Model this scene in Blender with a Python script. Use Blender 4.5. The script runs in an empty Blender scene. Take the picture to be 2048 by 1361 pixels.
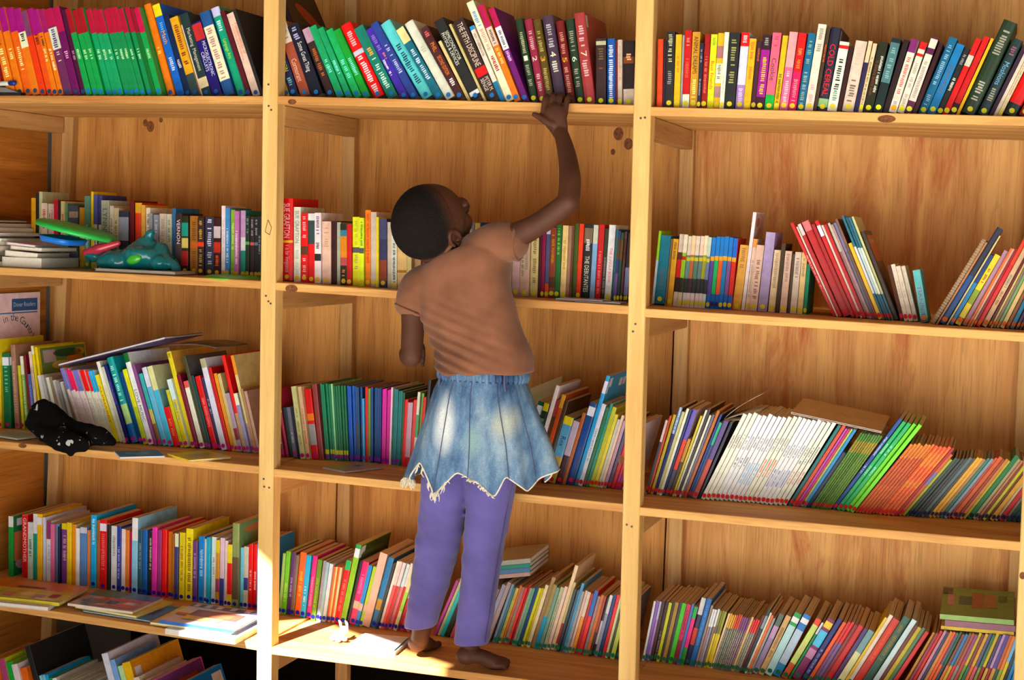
import bpy, bmesh, math, random, re
from mathutils import Vector, Matrix, noise as mnoise

random.seed(7)
D2R = math.radians
SC = bpy.context.scene
COL = SC.collection

# ------------------------------------------------------------------ camera, sky, sun, exposure
cam_d = bpy.data.cameras.new('camera'); cam_d.sensor_width = 36.0; cam_d.sensor_fit = 'HORIZONTAL'
cam_d.lens = 54.227; cam_d.clip_start = 0.05; cam_d.clip_end = 100
cam = bpy.data.objects.new('camera', cam_d); COL.objects.link(cam)
cam.location = (1.73478, -3.39261, 1.57022)
cam.rotation_euler = (D2R(85.78766), D2R(-1.94004), D2R(17.91743))
SC.camera = cam

world = bpy.data.worlds.new('sky'); SC.world = world; world.use_nodes = True
bg = world.node_tree.nodes['Background']
bg.inputs['Color'].default_value = (0.93, 0.97, 1.0, 1)
bg.inputs['Strength'].default_value = 2.3

sun_d = bpy.data.lights.new('sun', 'SUN'); sun_d.energy = 84.0; sun_d.angle = D2R(0.6); sun_d.color = (1.0, 0.985, 0.95)
sun = bpy.data.objects.new('sun', sun_d); COL.objects.link(sun)
SUN_DIR = Vector((0.16, 0.766, -0.62)).normalized()          # the way the light travels
sun.rotation_euler = SUN_DIR.to_track_quat('-Z', 'Y').to_euler()
sun.location = (0, -8, 7)

vs = SC.view_settings
vs.view_transform = 'Standard'; vs.look = 'None'; vs.exposure = -0.92; vs.gamma = 1.0; vs.use_curve_mapping = False

# ------------------------------------------------------------------ helpers
def hexc(s):
    """hex3 sRGB -> linear rgb"""
    out = []
    for ch in s:
        v = int(ch, 16) / 15.0
        out.append(v / 12.92 if v <= 0.04045 else ((v + 0.055) / 1.055) ** 2.4)
    return out

def lin(r, g, b):
    return tuple((v / 12.92 if v <= 0.04045 else ((v + 0.055) / 1.055) ** 2.4) for v in (r / 255.0, g / 255.0, b / 255.0))

def tag(o, label=None, cat=None, group=None, kind=None):
    if label: o['label'] = label
    if cat: o['category'] = cat
    if group: o['group'] = group
    if kind: o['kind'] = kind
    return o

def empty(name, loc=(0, 0, 0), rot=(0, 0, 0)):
    o = bpy.data.objects.new(name, None); COL.objects.link(o)
    o.location = loc; o.rotation_euler = rot; o.empty_display_size = 0.02
    return o

def mesh_obj(name, me, mat, parent=None):
    o = bpy.data.objects.new(name, me); COL.objects.link(o)
    if mat is not None and len(me.materials) == 0: me.materials.append(mat)
    if parent is not None: o.parent = parent
    return o

def pydata(name, vs_, fs, mat, parent=None, smooth=False):
    me = bpy.data.meshes.new(name); me.from_pydata(vs_, [], fs); me.update()
    if smooth:
        me.polygons.foreach_set('use_smooth', [True] * len(me.polygons))
    return mesh_obj(name, me, mat, parent)

def set_face_cols(me, cols):
    """one colour per face, kept as a corner attribute"""
    a = me.color_attributes.new('Col', 'FLOAT_COLOR', 'CORNER')
    buf = []
    for p in me.polygons:
        c = cols[p.index]
        for _ in range(p.loop_total): buf += [c[0], c[1], c[2], 1.0]
    a.data.foreach_set('color', buf)

def box_data(x0, x1, y0, y1, z0, z1):
    v = [(x0, y0, z0), (x1, y0, z0), (x1, y1, z0), (x0, y1, z0), (x0, y0, z1), (x1, y0, z1), (x1, y1, z1), (x0, y1, z1)]
    f = [(0, 3, 2, 1), (4, 5, 6, 7), (0, 1, 5, 4), (1, 2, 6, 5), (2, 3, 7, 6), (3, 0, 4, 7)]
    return v, f

def bevel_mesh(me, w, seg=1):
    bm = bmesh.new(); bm.from_mesh(me)
    bmesh.ops.bevel(bm, geom=list(bm.edges), offset=w, segments=seg, affect='EDGES', profile=0.6)
    bm.to_mesh(me); bm.free()

def hexa(name, pts, mat, parent, bev=0.0015):
    """a board from its 8 corners: bottom 4 then top 4"""
    f = [(0, 3, 2, 1), (4, 5, 6, 7), (0, 1, 5, 4), (1, 2, 6, 5), (2, 3, 7, 6), (3, 0, 4, 7)]
    me = bpy.data.meshes.new(name); me.from_pydata(pts, [], f); me.update()
    if bev: bevel_mesh(me, bev)
    return mesh_obj(name, me, mat, parent)

# ------------------------------------------------------------------ materials
def new_mat(name, rough=0.6, spec=0.4):
    m = bpy.data.materials.new(name); m.use_nodes = True
    b = m.node_tree.nodes['Principled BSDF']
    b.inputs['Roughness'].default_value = rough
    b.inputs['Specular IOR Level'].default_value = spec
    return m, m.node_tree, b

def N(nt, t, **kw):
    n = nt.nodes.new(t)
    for k, v in kw.items(): setattr(n, k, v)
    return n

def ramp(nt, stops):
    r = N(nt, 'ShaderNodeValToRGB')
    e = r.color_ramp.elements
    while len(e) < len(stops): e.new(0.5)
    for i, (p, c) in enumerate(stops):
        e[i].position = p; e[i].color = (*c, 1)
    return r

def mixc(nt, fac, a, b, mode='MIX'):
    m = N(nt, 'ShaderNodeMix', data_type='RGBA', blend_type=mode)
    for sock, v in ((m.inputs[0], fac), (m.inputs[6], a), (m.inputs[7], b)):
        if isinstance(v, (int, float)): sock.default_value = v
        elif isinstance(v, tuple): sock.default_value = (*v, 1)
        else: nt.links.new(v, sock)
    return m.outputs[2]

def wood(name, light, dark, axis='Z', scale=1.0, stain=None, stain_lo=0.5, stain_hi=0.68, rough=0.62, pores=0.35, knots=False):
    """sawn softwood or plywood: long noise streaks along one object axis, fine pores, an optional reddish stain"""
    m, nt, b = new_mat(name, rough, 0.25)
    tc = N(nt, 'ShaderNodeTexCoord')
    oi = N(nt, 'ShaderNodeObjectInfo')
    add = N(nt, 'ShaderNodeVectorMath', operation='ADD')
    mul = N(nt, 'ShaderNodeVectorMath', operation='SCALE'); mul.inputs[3].default_value = 37.0
    cmb = N(nt, 'ShaderNodeCombineXYZ')
    for i in range(3): nt.links.new(oi.outputs['Random'], cmb.inputs[i])
    nt.links.new(cmb.outputs[0], mul.inputs[0])
    nt.links.new(tc.outputs['Object'], add.inputs[0]); nt.links.new(mul.outputs[0], add.inputs[1])
    mp = N(nt, 'ShaderNodeMapping')
    lo, hi = 1.3 * scale, 17.0 * scale
    mp.inputs['Scale'].default_value = {'X': (lo, hi, hi), 'Y': (hi, lo, hi), 'Z': (hi, hi, lo)}[axis]
    nt.links.new(add.outputs[0], mp.inputs['Vector'])
    n1 = N(nt, 'ShaderNodeTexNoise'); n1.inputs['Scale'].default_value = 1.0; n1.inputs['Detail'].default_value = 5; n1.inputs['Roughness'].default_value = 0.6; n1.inputs['Distortion'].default_value = 0.7
    nt.links.new(mp.outputs[0], n1.inputs['Vector'])
    mid = tuple((a + c) / 2 for a, c in zip(light, dark))
    r1 = ramp(nt, [(0.30, dark), (0.47, mid), (0.60, light), (0.8, tuple(min(1, c * 1.06) for c in light))])
    nt.links.new(n1.outputs['Fac'], r1.inputs[0])
    # pores: short dark dashes along the grain
    mp2 = N(nt, 'ShaderNodeMapping')
    lo2, hi2 = 9 * scale, 260 * scale
    mp2.inputs['Scale'].default_value = {'X': (lo2, hi2, hi2), 'Y': (hi2, lo2, hi2), 'Z': (hi2, hi2, lo2)}[axis]
    nt.links.new(add.outputs[0], mp2.inputs['Vector'])
    n2 = N(nt, 'ShaderNodeTexNoise'); n2.inputs['Scale'].default_value = 1.0; n2.inputs['Detail'].default_value = 2
    nt.links.new(mp2.outputs[0], n2.inputs['Vector'])
    r2 = ramp(nt, [(0.30, (1 - pores,) * 3), (0.46, (1, 1, 1))])
    nt.links.new(n2.outputs['Fac'], r2.inputs[0])
    c = mixc(nt, 1.0, r1.outputs[0], r2.outputs[0], 'MULTIPLY')
    if stain is not None:
        mp3 = N(nt, 'ShaderNodeMapping')
        mp3.inputs['Scale'].default_value = {'X': (1.2, 8, 8), 'Y': (8, 1.2, 8), 'Z': (12, 12, 1.6)}[axis]
        nt.links.new(add.outputs[0], mp3.inputs['Vector'])
        n3 = N(nt, 'ShaderNodeTexNoise'); n3.inputs['Scale'].default_value = 1.0; n3.inputs['Detail'].default_value = 6; n3.inputs['Roughness'].default_value = 0.68; n3.inputs['Distortion'].default_value = 1.2
        nt.links.new(mp3.outputs[0], n3.inputs['Vector'])
        r3 = ramp(nt, [(stain_lo, (0, 0, 0)), (stain_hi, (1, 1, 1))])
        nt.links.new(n3.outputs['Fac'], r3.inputs[0])
        c = mixc(nt, r3.outputs[0], c, stain)
    nt.links.new(c, b.inputs['Base Color'])
    bp = N(nt, 'ShaderNodeBump'); bp.inputs['Strength'].default_value = 0.12; bp.inputs['Distance'].default_value = 0.002
    nt.links.new(n2.outputs['Fac'], bp.inputs['Height']); nt.links.new(bp.outputs[0], b.inputs['Normal'])
    return m

def plain(name, col, rough=0.6, spec=0.4, vary=0.0, nscale=60, bump=0.0, sheen=0.0):
    m, nt, b = new_mat(name, rough, spec)
    tc = N(nt, 'ShaderNodeTexCoord')
    n = N(nt, 'ShaderNodeTexNoise'); n.inputs['Scale'].default_value = nscale; n.inputs['Detail'].default_value = 4
    nt.links.new(tc.outputs['Object'], n.inputs['Vector'])
    r = ramp(nt, [(0.3, tuple(c * (1 - vary) for c in col)), (0.7, tuple(min(1, c * (1 + vary * 0.5)) for c in col))])
    nt.links.new(n.outputs['Fac'], r.inputs[0]); nt.links.new(r.outputs[0], b.inputs['Base Color'])
    if bump:
        bp = N(nt, 'ShaderNodeBump'); bp.inputs['Strength'].default_value = bump; bp.inputs['Distance'].default_value = 0.003
        nt.links.new(n.outputs['Fac'], bp.inputs['Height']); nt.links.new(bp.outputs[0], b.inputs['Normal'])
    if sheen: b.inputs['Sheen Weight'].default_value = sheen
    return m

def attr_mat(name, rough, spec, wear=0.18, coat=0.0):
    """printed card: the colour of each face, lightly scuffed"""
    m, nt, b = new_mat(name, rough, spec)
    at = N(nt, 'ShaderNodeAttribute', attribute_name='Col')
    tc = N(nt, 'ShaderNodeTexCoord')
    n = N(nt, 'ShaderNodeTexNoise'); n.inputs['Scale'].default_value = 45; n.inputs['Detail'].default_value = 5
    nt.links.new(tc.outputs['Object'], n.inputs['Vector'])
    r = ramp(nt, [(0.35, (1 - wear,) * 3), (0.6, (1, 1, 1))])
    nt.links.new(n.outputs['Fac'], r.inputs[0])
    c = mixc(nt, 1.0, at.outputs['Color'], r.outputs[0], 'MULTIPLY')
    nt.links.new(c, b.inputs['Base Color'])
    if coat:
        b.inputs['Coat Weight'].default_value = coat; b.inputs['Coat Roughness'].default_value = 0.12
    return m

def pages_mat():
    """a block of leaves: fine lines across the thickness of the book"""
    m, nt, b = new_mat('page_edges', 0.85, 0.1)
    tc = N(nt, 'ShaderNodeTexCoord')
    mp = N(nt, 'ShaderNodeMapping'); mp.inputs['Scale'].default_value = (1500, 3, 3)
    nt.links.new(tc.outputs['Object'], mp.inputs['Vector'])
    n = N(nt, 'ShaderNodeTexNoise'); n.inputs['Scale'].default_value = 1.0; n.inputs['Detail'].default_value = 2
    nt.links.new(mp.outputs[0], n.inputs['Vector'])
    r = ramp(nt, [(0.35, lin(176, 150, 112)), (0.6, lin(228, 208, 172))])
    nt.links.new(n.outputs['Fac'], r.inputs[0]); nt.links.new(r.outputs[0], b.inputs['Base Color'])
    return m

M = {}
M['post'] = wood('post_pine', lin(236, 194, 120), lin(210, 160, 88), 'Z', 1.2, pores=0.12)
M['shelf'] = wood('shelf_pine', lin(226, 170, 96), lin(184, 120, 58), 'X', 1.0, pores=0.22)
M['cleat'] = wood('cleat_pine', lin(200, 152, 92), lin(172, 122, 68), 'Y', 1.0, pores=0.2)
M['ply'] = wood('plywood_back', lin(212, 150, 76), lin(174, 110, 46), 'Z', 1.0, pores=0.34)
M['ply_red'] = wood('plywood_red_stained', lin(224, 168, 98), lin(196, 134, 70), 'Z', 1.0, stain=lin(178, 92, 40), stain_lo=0.49, stain_hi=0.68, pores=0.25)
M['ply_side'] = wood('plywood_side', lin(206, 132, 50), lin(164, 92, 24), 'Y', 1.0, pores=0.25)
M['batten'] = wood('batten_pine', lin(204, 158, 98), lin(176, 128, 70), 'Z', 1.0, pores=0.2)
M['knot'] = plain('knot', lin(128, 76, 40), 0.7, 0.2, 0.5, 160)
M['nail'] = plain('nail_head', lin(72, 60, 48), 0.5, 0.5, 0.2)
M['gloss'] = attr_mat('book_cover_gloss', 0.36, 0.32, 0.16)
M['matte'] = attr_mat('book_cover_matte', 0.55, 0.25, 0.22)
M['pages'] = pages_mat()
M['print'] = attr_mat('spine_print', 0.5, 0.3, 0.05)
M['sticker'] = attr_mat('paper_dot', 0.55, 0.3, 0.05)
M['floor'] = plain('concrete_floor', lin(196, 194, 190), 0.8, 0.2, 0.1, 6, 0.1)
M['ground'] = plain('pale_ground', lin(198, 196, 192), 0.9, 0.1, 0.1, 2)
M['wall'] = plain('painted_wall', lin(146, 144, 140), 0.8, 0.2, 0.06, 4)
M['ceil'] = plain('ceiling_board', lin(112, 92, 70), 0.8, 0.2, 0.06, 4)
M['dark'] = plain('dark_gap', lin(30, 22, 16), 0.9, 0.05, 0.1)  # near-black colour stands in for the shade behind the case

# ------------------------------------------------------------------ the room
SHELF = {(1, 'L'): (1.8648, 0.0044), (1, 'M'): (1.8661, -0.0165), (1, 'R'): (1.8632, -0.0168), (2, 'L'): (1.4173, -0.0038), (2, 'M'): (1.416, -0.0168), (2, 'R'): (1.4099, -0.014), (3, 'L'): (0.9613, -0.0074), (3, 'M'): (0.9578, -0.0104), (3, 'R'): (0.946, -0.0017), (4, 'L'): (0.5192, -0.0257), (4, 'M'): (0.5135, -0.0002), (4, 'R'): (0.5035, 0.012), (5, 'L'): (0.06, -0.0257), (5, 'M'): (0.06, -0.0002), (5, 'R'): (0.06, 0.012)}
def zsh(s, b, x):
    c, m = SHELF[(s, b)]
    return c + m * x

def struct(name, x0, x1, y0, y1, z0, z1, mat):
    v, f = box_data(x0, x1, y0, y1, z0, z1)
    return tag(pydata(name, v, f, mat), kind='structure')

struct('floor', -1.6, 3.8, -5.6, 1.3, -0.12, 0.0, M['floor'])
struct('ground', -14, 14, -24, -5.6, -0.14, -0.02, M['ground'])
struct('wall_left', -1.06, -0.96, -3.72, 1.2, 0.0, 2.55, M['wall'])
struct('wall_right', 3.6, 3.7, -3.72, 1.2, 0.0, 2.55, M['wall'])
struct('wall_front', -1.06, 3.7, -3.72, -3.62, 1.95, 2.55, M['wall'])  # unseen header, added to keep high sky light off the top shelves
struct('wall_back', -0.96, 3.6, 1.0, 1.1, 0.0, 2.55, M['dark'])  # darkness behind the lowest shelf is painted into this wall's colour
# unseen roof; its opening is added, cut to shape the sun patch on the lower shelves
def roof():
    zt = 2.55
    lit = [(-0.17, 0.36), (-0.15, 0.60), (-0.005, 0.750), (0.06, 0.700), (0.50, 0.535), (0.50, 0.36)]      # where that light meets the front of the case
    hole = []
    for x, z in lit:
        k = (zt - z) / -SUN_DIR.z
        hole.append((x - SUN_DIR.x * k, -SUN_DIR.y * k))
    X0, X1, Y0, Y1 = -1.06, 3.7, -3.72, 1.2
    bm = bmesh.new()
    ov = [bm.verts.new((x, y, zt)) for x, y in ((X0, Y0), (X1, Y0), (X1, Y1), (X0, Y1))]
    hv_ = [bm.verts.new((x, y, zt)) for x, y in hole]
    es = [bm.edges.new((l[i], l[(i + 1) % len(l)])) for l in (ov, hv_) for i in range(len(l))]
    bmesh.ops.triangle_fill(bm, edges=es, use_beauty=True)
    r = bmesh.ops.extrude_face_region(bm, geom=list(bm.faces))
    for g in r['geom']:
        if isinstance(g, bmesh.types.BMVert): g.co.z += 0.03
    bmesh.ops.recalc_face_normals(bm, faces=bm.faces)
    me = bpy.data.meshes.new('ceiling'); bm.to_mesh(me); bm.free()
    tag(mesh_obj('ceiling', me, M['ceil']), kind='structure')
roof()

# ------------------------------------------------------------------ the bookcase
case = tag(empty('bookcase', (0, 0, 0)), 'tall open pine bookcase filling the wall behind the child', 'bookcase')
TH = 0.0195
DEP = 0.48
def zpost(x, z):      # the posts lean a touch
    return x - 0.0127 * (z - 1.4)
def post(xc, w, z0=0.0, z1=2.5, y0=-0.002, y1=0.04, mat='post', name='post'):
    pts = []
    for z in (z0, z1):
        x = zpost(xc, z)
        pts += [(x - w / 2, y0, z), (x + w / 2, y0, z), (x + w / 2, y1, z), (x - w / 2, y1, z)]
    return hexa(name, pts, M[mat], case, 0.002)
POSTS = (0.0195, 0.940, 1.806)
for xc in POSTS: post(xc, 0.040 if xc < 1 else 0.05)
EXT = {'L': (-0.95, 0.0195), 'M': (0.0195, 0.940), 'R': (0.940, 1.83)}
for (s, b) in SHELF:
    x0, x1 = EXT[b]
    x0 += 0.0006; x1 -= 0.0006
    y0 = 0.001 if b != 'R' else 0.0
    a, c = zsh(s, b, x0), zsh(s, b, x1)
    pts = [(x0, y0, a - TH), (x1, y0, c - TH), (x1, DEP - .002, c - TH), (x0, DEP - .002, a - TH), (x0, y0, a), (x1, y0, c), (x1, DEP - .002, c), (x0, DEP - .002, a)]
    hexa('shelf_board', pts, M['shelf'], case, 0.0015)
# notch the front of the posts over the boards: cleats under each board end run front to back
for s in (1, 2, 3, 4):
    for b, x, hh in (('L', -0.945, 0.046), ('M', 0.0095, 0.048), ('R', 0.932, 0.048)):
        z1 = zsh(s, b, x + 0.02) - TH - 0.0008
        xr = {'L': -0.885, 'M': zpost(0.0395, z1), 'R': zpost(0.9605, z1)}[b]
        xl = xr - 0.03
        if True:
            pts = [(xl, 0.041, z1 - hh), (xr, 0.041, z1 - hh), (xr, 0.475, z1 - hh), (xl, 0.475, z1 - hh), (xl, 0.041, z1), (xr, 0.041, z1), (xr, 0.475, z1), (xl, 0.475, z1)]
        hexa('cleat', pts, M['cleat'], case, 0.0015)
# rear battens and plywood sheets
for xr in (-0.862, 0.030, 0.962, 1.80):
    pts = []
    for z in (0.0, 2.5):
        x = zpost(xr, z) if xr > -.5 else xr + 0.035 * (z - 1.75)
        pts += [(x - 0.036, 0.4825, z), (x, 0.4825, z), (x, 0.51, z), (x - 0.036, 0.51, z)]
    hexa('batten', pts, M['batten'], case, 0.0015)
for (xa, xb, mt, z0) in ((-0.95, -0.016, 'ply', 0.47), (-0.0115, 0.918, 'ply', 0.47), (0.9225, 1.83, 'ply_red', 0.47)):
    v, f = box_data(xa, xb, 0.511, 0.523, z0, 2.52)
    mesh = pydata('back_panel', v, f, M[mt], case)
v, f = box_data(-0.962, -0.948, 0.0, 0.49, 0.0, 2.52)
pydata('side_panel', v, f, M['ply_side'], case)
# visible rear battens stand proud of the sheets
def disc(name, c, r, nrm, mat, parent, rz=None, n=14, th=0.0012):
    """thin round disc facing nrm"""
    q = Vector(nrm).to_track_quat('Z', 'Y')
    rz = rz or r
    vs_, top, bot = [], [], []
    for k in range(n):
        a = 2 * math.pi * k / n
        p = q @ Vector((r * math.cos(a), rz * math.sin(a), 0)); vs_.append(Vector(c) + p)
    nn = Vector(nrm).normalized() * th
    for k in range(n): vs_.append(vs_[k] + nn)
    f = [tuple(range(n, 2 * n))] + [(k, (k + 1) % n, n + (k + 1) % n, n + k) for k in range(n)]
    return pydata(name, [tuple(p) for p in vs_], f, mat, parent)
NAILS = [[0.0111, -0.002, 1.8407], [0.0181, -0.002, 1.8312], [0.0092, -0.002, 1.8922], [0.015, -0.002, 1.3815], [0.0221, -0.002, 1.3685], [0.0283, -0.002, 1.3633],
         [0.02, -0.002, 0.9311], [0.0218, -0.002, 0.912], [0.0354, -0.002, 0.9107], [0.932, -0.002, 1.8213], [0.9417, -0.002, 1.8226], [0.9388, -0.002, 1.3603], [0.9337, -0.002, 1.3431], [0.937, -0.002, 0.902], [0.9489, -0.002, 0.8985]]
for p in NAILS:
    disc('nail', (p[0], p[1] + 0.0002, p[2]), 0.0026, (0, -1, 0), M['nail'], case)
KN = [([0.0718, 0.0, 1.851], .011, .006), ([0.082, 0.0, 1.4015], .016, .010), ([1.4674, 0.0, 1.8257], .019, .008), ([-0.6755, 0.0, 0.9602], .012, .006), ([0.9176, -0.002, 1.0498], .006, .011), ([1.7954, -0.002, 0.8723], .006, .008)]
for p, a, c in KN:
    disc('wood_knot', (p[0], p[1] + 0.0004, p[2]), a, (0, -1, 0), M['knot'], case, rz=c, n=18)
def mark(pts, r=.0006):
    for (a, c) in zip(pts, pts[1:]):
        a, c = Vector(a), Vector(c); d = (c - a).normalized(); n = Vector((-d.z, 0, d.x)) * r
        pydata('pencil_mark', [tuple(a - n), tuple(c - n), tuple(c + n), tuple(a + n)], [(0, 1, 2, 3)], M['nail'], case)
mark([[0.0093, -0.0035, 1.537], [0.0167, -0.0035, 1.5663], [0.0265, -0.0035, 1.5472], [0.0216, -0.0035, 1.5301], [0.0093, -0.0035, 1.537]])
KB = [([0.7534, 0.511, 1.8183], .013, .017), ([0.7809, 0.511, 1.793], .012, .015), ([0.7406, 0.511, 1.7718], .006, .008), ([-0.6223, 0.511, 1.8204], .012, .016), ([-0.6387, 0.511, 1.8302], .008, .010), ([-0.5886, 0.511, 1.8392], .006, .007)]
for p, a, c in KB:
    disc('wood_knot', (p[0], p[1] + 0.0004, p[2]), a, (0, -1, 0), M['knot'], case, rz=c, n=18)

# ------------------------------------------------------------------ books
def book_cover_mesh(t, h, d, c, bands, base, round_=False):
    """spine, two boards: one U-shaped shell; the spine is cut into its printed bands"""
    bul = min(0.0035, t * 0.16) if round_ else min(0.0008, t * 0.06)
    outer = [(-t / 2, bul), (-t * 0.30, bul * 0.25), (t * 0.30, bul * 0.25), (t / 2, bul)]
    if bul > 0.002: outer = [(-t / 2, bul), (-t * 0.40, bul * 0.45), (-t * 0.17, bul * .05), (t * 0.17, bul * .05), (t * 0.40, bul * 0.45), (t / 2, bul)]
    no = len(outer)
    prof = outer + [(t / 2, d), (t / 2 - c, d), (t / 2 - c, bul + c), (-t / 2 + c, bul + c), (-t / 2 + c, d), (-t / 2, d)]
    n = len(prof)
    cuts = {0.0, 1.0}
    for a, b_, _ in bands: cuts |= {max(0, min(1, 1 - a)), max(0, min(1, 1 - b_))}
    cuts = sorted(cuts)
    vs_, fs, cols = [], [], []
    for z in (0.0, h):
        for p in prof: vs_.append((p[0], p[1], z))
    bc = base
    for i in range(no - 1, n):       # everything but the spine face
        j = (i + 1) % n
        fs.append((i, j, n + j, n + i)); cols.append(bc)
    fs.append(tuple(range(n - 1, -1, -1))); cols.append(bc)
    fs.append(tuple(range(n, 2 * n))); cols.append(bc)
    k0 = len(vs_)
    for z in cuts:
        for p in outer: vs_.append((p[0], p[1], z * h))
    for k in range(len(cuts) - 1):
        m_ = 1 - (cuts[k] + cuts[k + 1]) / 2
        col = base
        for a, b_, cc in bands:
            if a <= m_ <= b_: col = cc
        for i in range(no - 1):
            a0 = k0 + k * no + i
            fs.append((a0, a0 + 1, a0 + no + 1, a0 + no)); cols.append(col)
    me = bpy.data.meshes.new('cover'); me.from_pydata(vs_, [], fs); me.update()
    set_face_cols(me, cols)
    return me

def quads_obj(name, quads, mat, parent):
    """quads: (4 corners, colour)"""
    vs_, fs, cols = [], [], []
    for q, c in quads:
        k = len(vs_); vs_ += q; fs.append(tuple(range(k, k + len(q)))); cols.append(c)
    me = bpy.data.meshes.new(name); me.from_pydata(vs_, [], fs); me.update()
    set_face_cols(me, cols)
    return mesh_obj(name, me, mat, parent)

TXT = {}
def text_verts(s):
    """flat outline of a word as a mesh: verts, faces, width, height"""
    if s not in TXT:
        cu = bpy.data.curves.new('word', 'FONT'); cu.body = s; cu.resolution_u = 2; cu.fill_mode = 'FRONT'
        ob = bpy.data.objects.new('word', cu); COL.objects.link(ob)
        me = ob.to_mesh()
        v = [(p.co.x, p.co.y) for p in me.vertices]; f = [tuple(p.vertices) for p in me.polygons]
        ob.to_mesh_clear(); bpy.data.objects.remove(ob); bpy.data.curves.remove(cu)
        xs = [p[0] for p in v]; ys = [p[1] for p in v]
        x0, y0 = min(xs), min(ys)
        TXT[s] = ([(x - x0, y - y0) for x, y in v], f, max(xs) - x0, max(ys) - y0)
    return TXT[s]

def spine_title(parent, items, t, h, off):
    """printed words run down the spine; what cannot be read in the photo is a row of small marks"""
    used = []
    quads, tv, tf, tcol = [], [], [], []
    for kind, a, b_, col, s in items:
        lap = [u for u in used if not (b_ <= u[0] or a >= u[1])]
        both = len([x for x in items if not (x[2] <= a or x[1] >= b_)]) > 1
        xc = (0.21 * t if not lap else -0.21 * t) if both else 0.0
        used.append((a, b_))
        hw = t * (0.17 if both else 0.27)
        L = (b_ - a) * h
        if kind == 'text':
            v, f, w_, hh = text_verts(s)
            k = len(tv)
            sy = min(2 * hw / hh, 2.2 * L / max(w_, .01)); sx = L / w_
            for x, y in v: tv.append((xc + (y - hh / 2) * sy, off, h * (1 - a) - x * sx))
            tf += [tuple(i + k for i in q) for q in f]; tcol += [col] * len(f)
        else:
            z = h * (1 - a)
            step = max(0.0018, min(0.0055, hw * 0.9))
            while z > h * (1 - b_):
                if random.random() < 0.84:
                    l = step * random.uniform(0.45, 0.72); k2 = random.uniform(0.55, 1.0)
                    x0 = xc - hw * k2; x1 = xc + hw * random.uniform(0.6, 1.0)
                    quads.append(([(x0, off, z - l), (x1, off, z - l), (x1, off, z), (x0, off, z)], col))
                z -= step
    if quads: tag(quads_obj('title', quads, M['print'], parent), kind='stuff')
    if tv:
        me = bpy.data.meshes.new('title'); me.from_pydata(tv, [], tf); me.update(); set_face_cols(me, tcol)
        tag(mesh_obj('title', me, M['print'], parent), kind='stuff')

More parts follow.
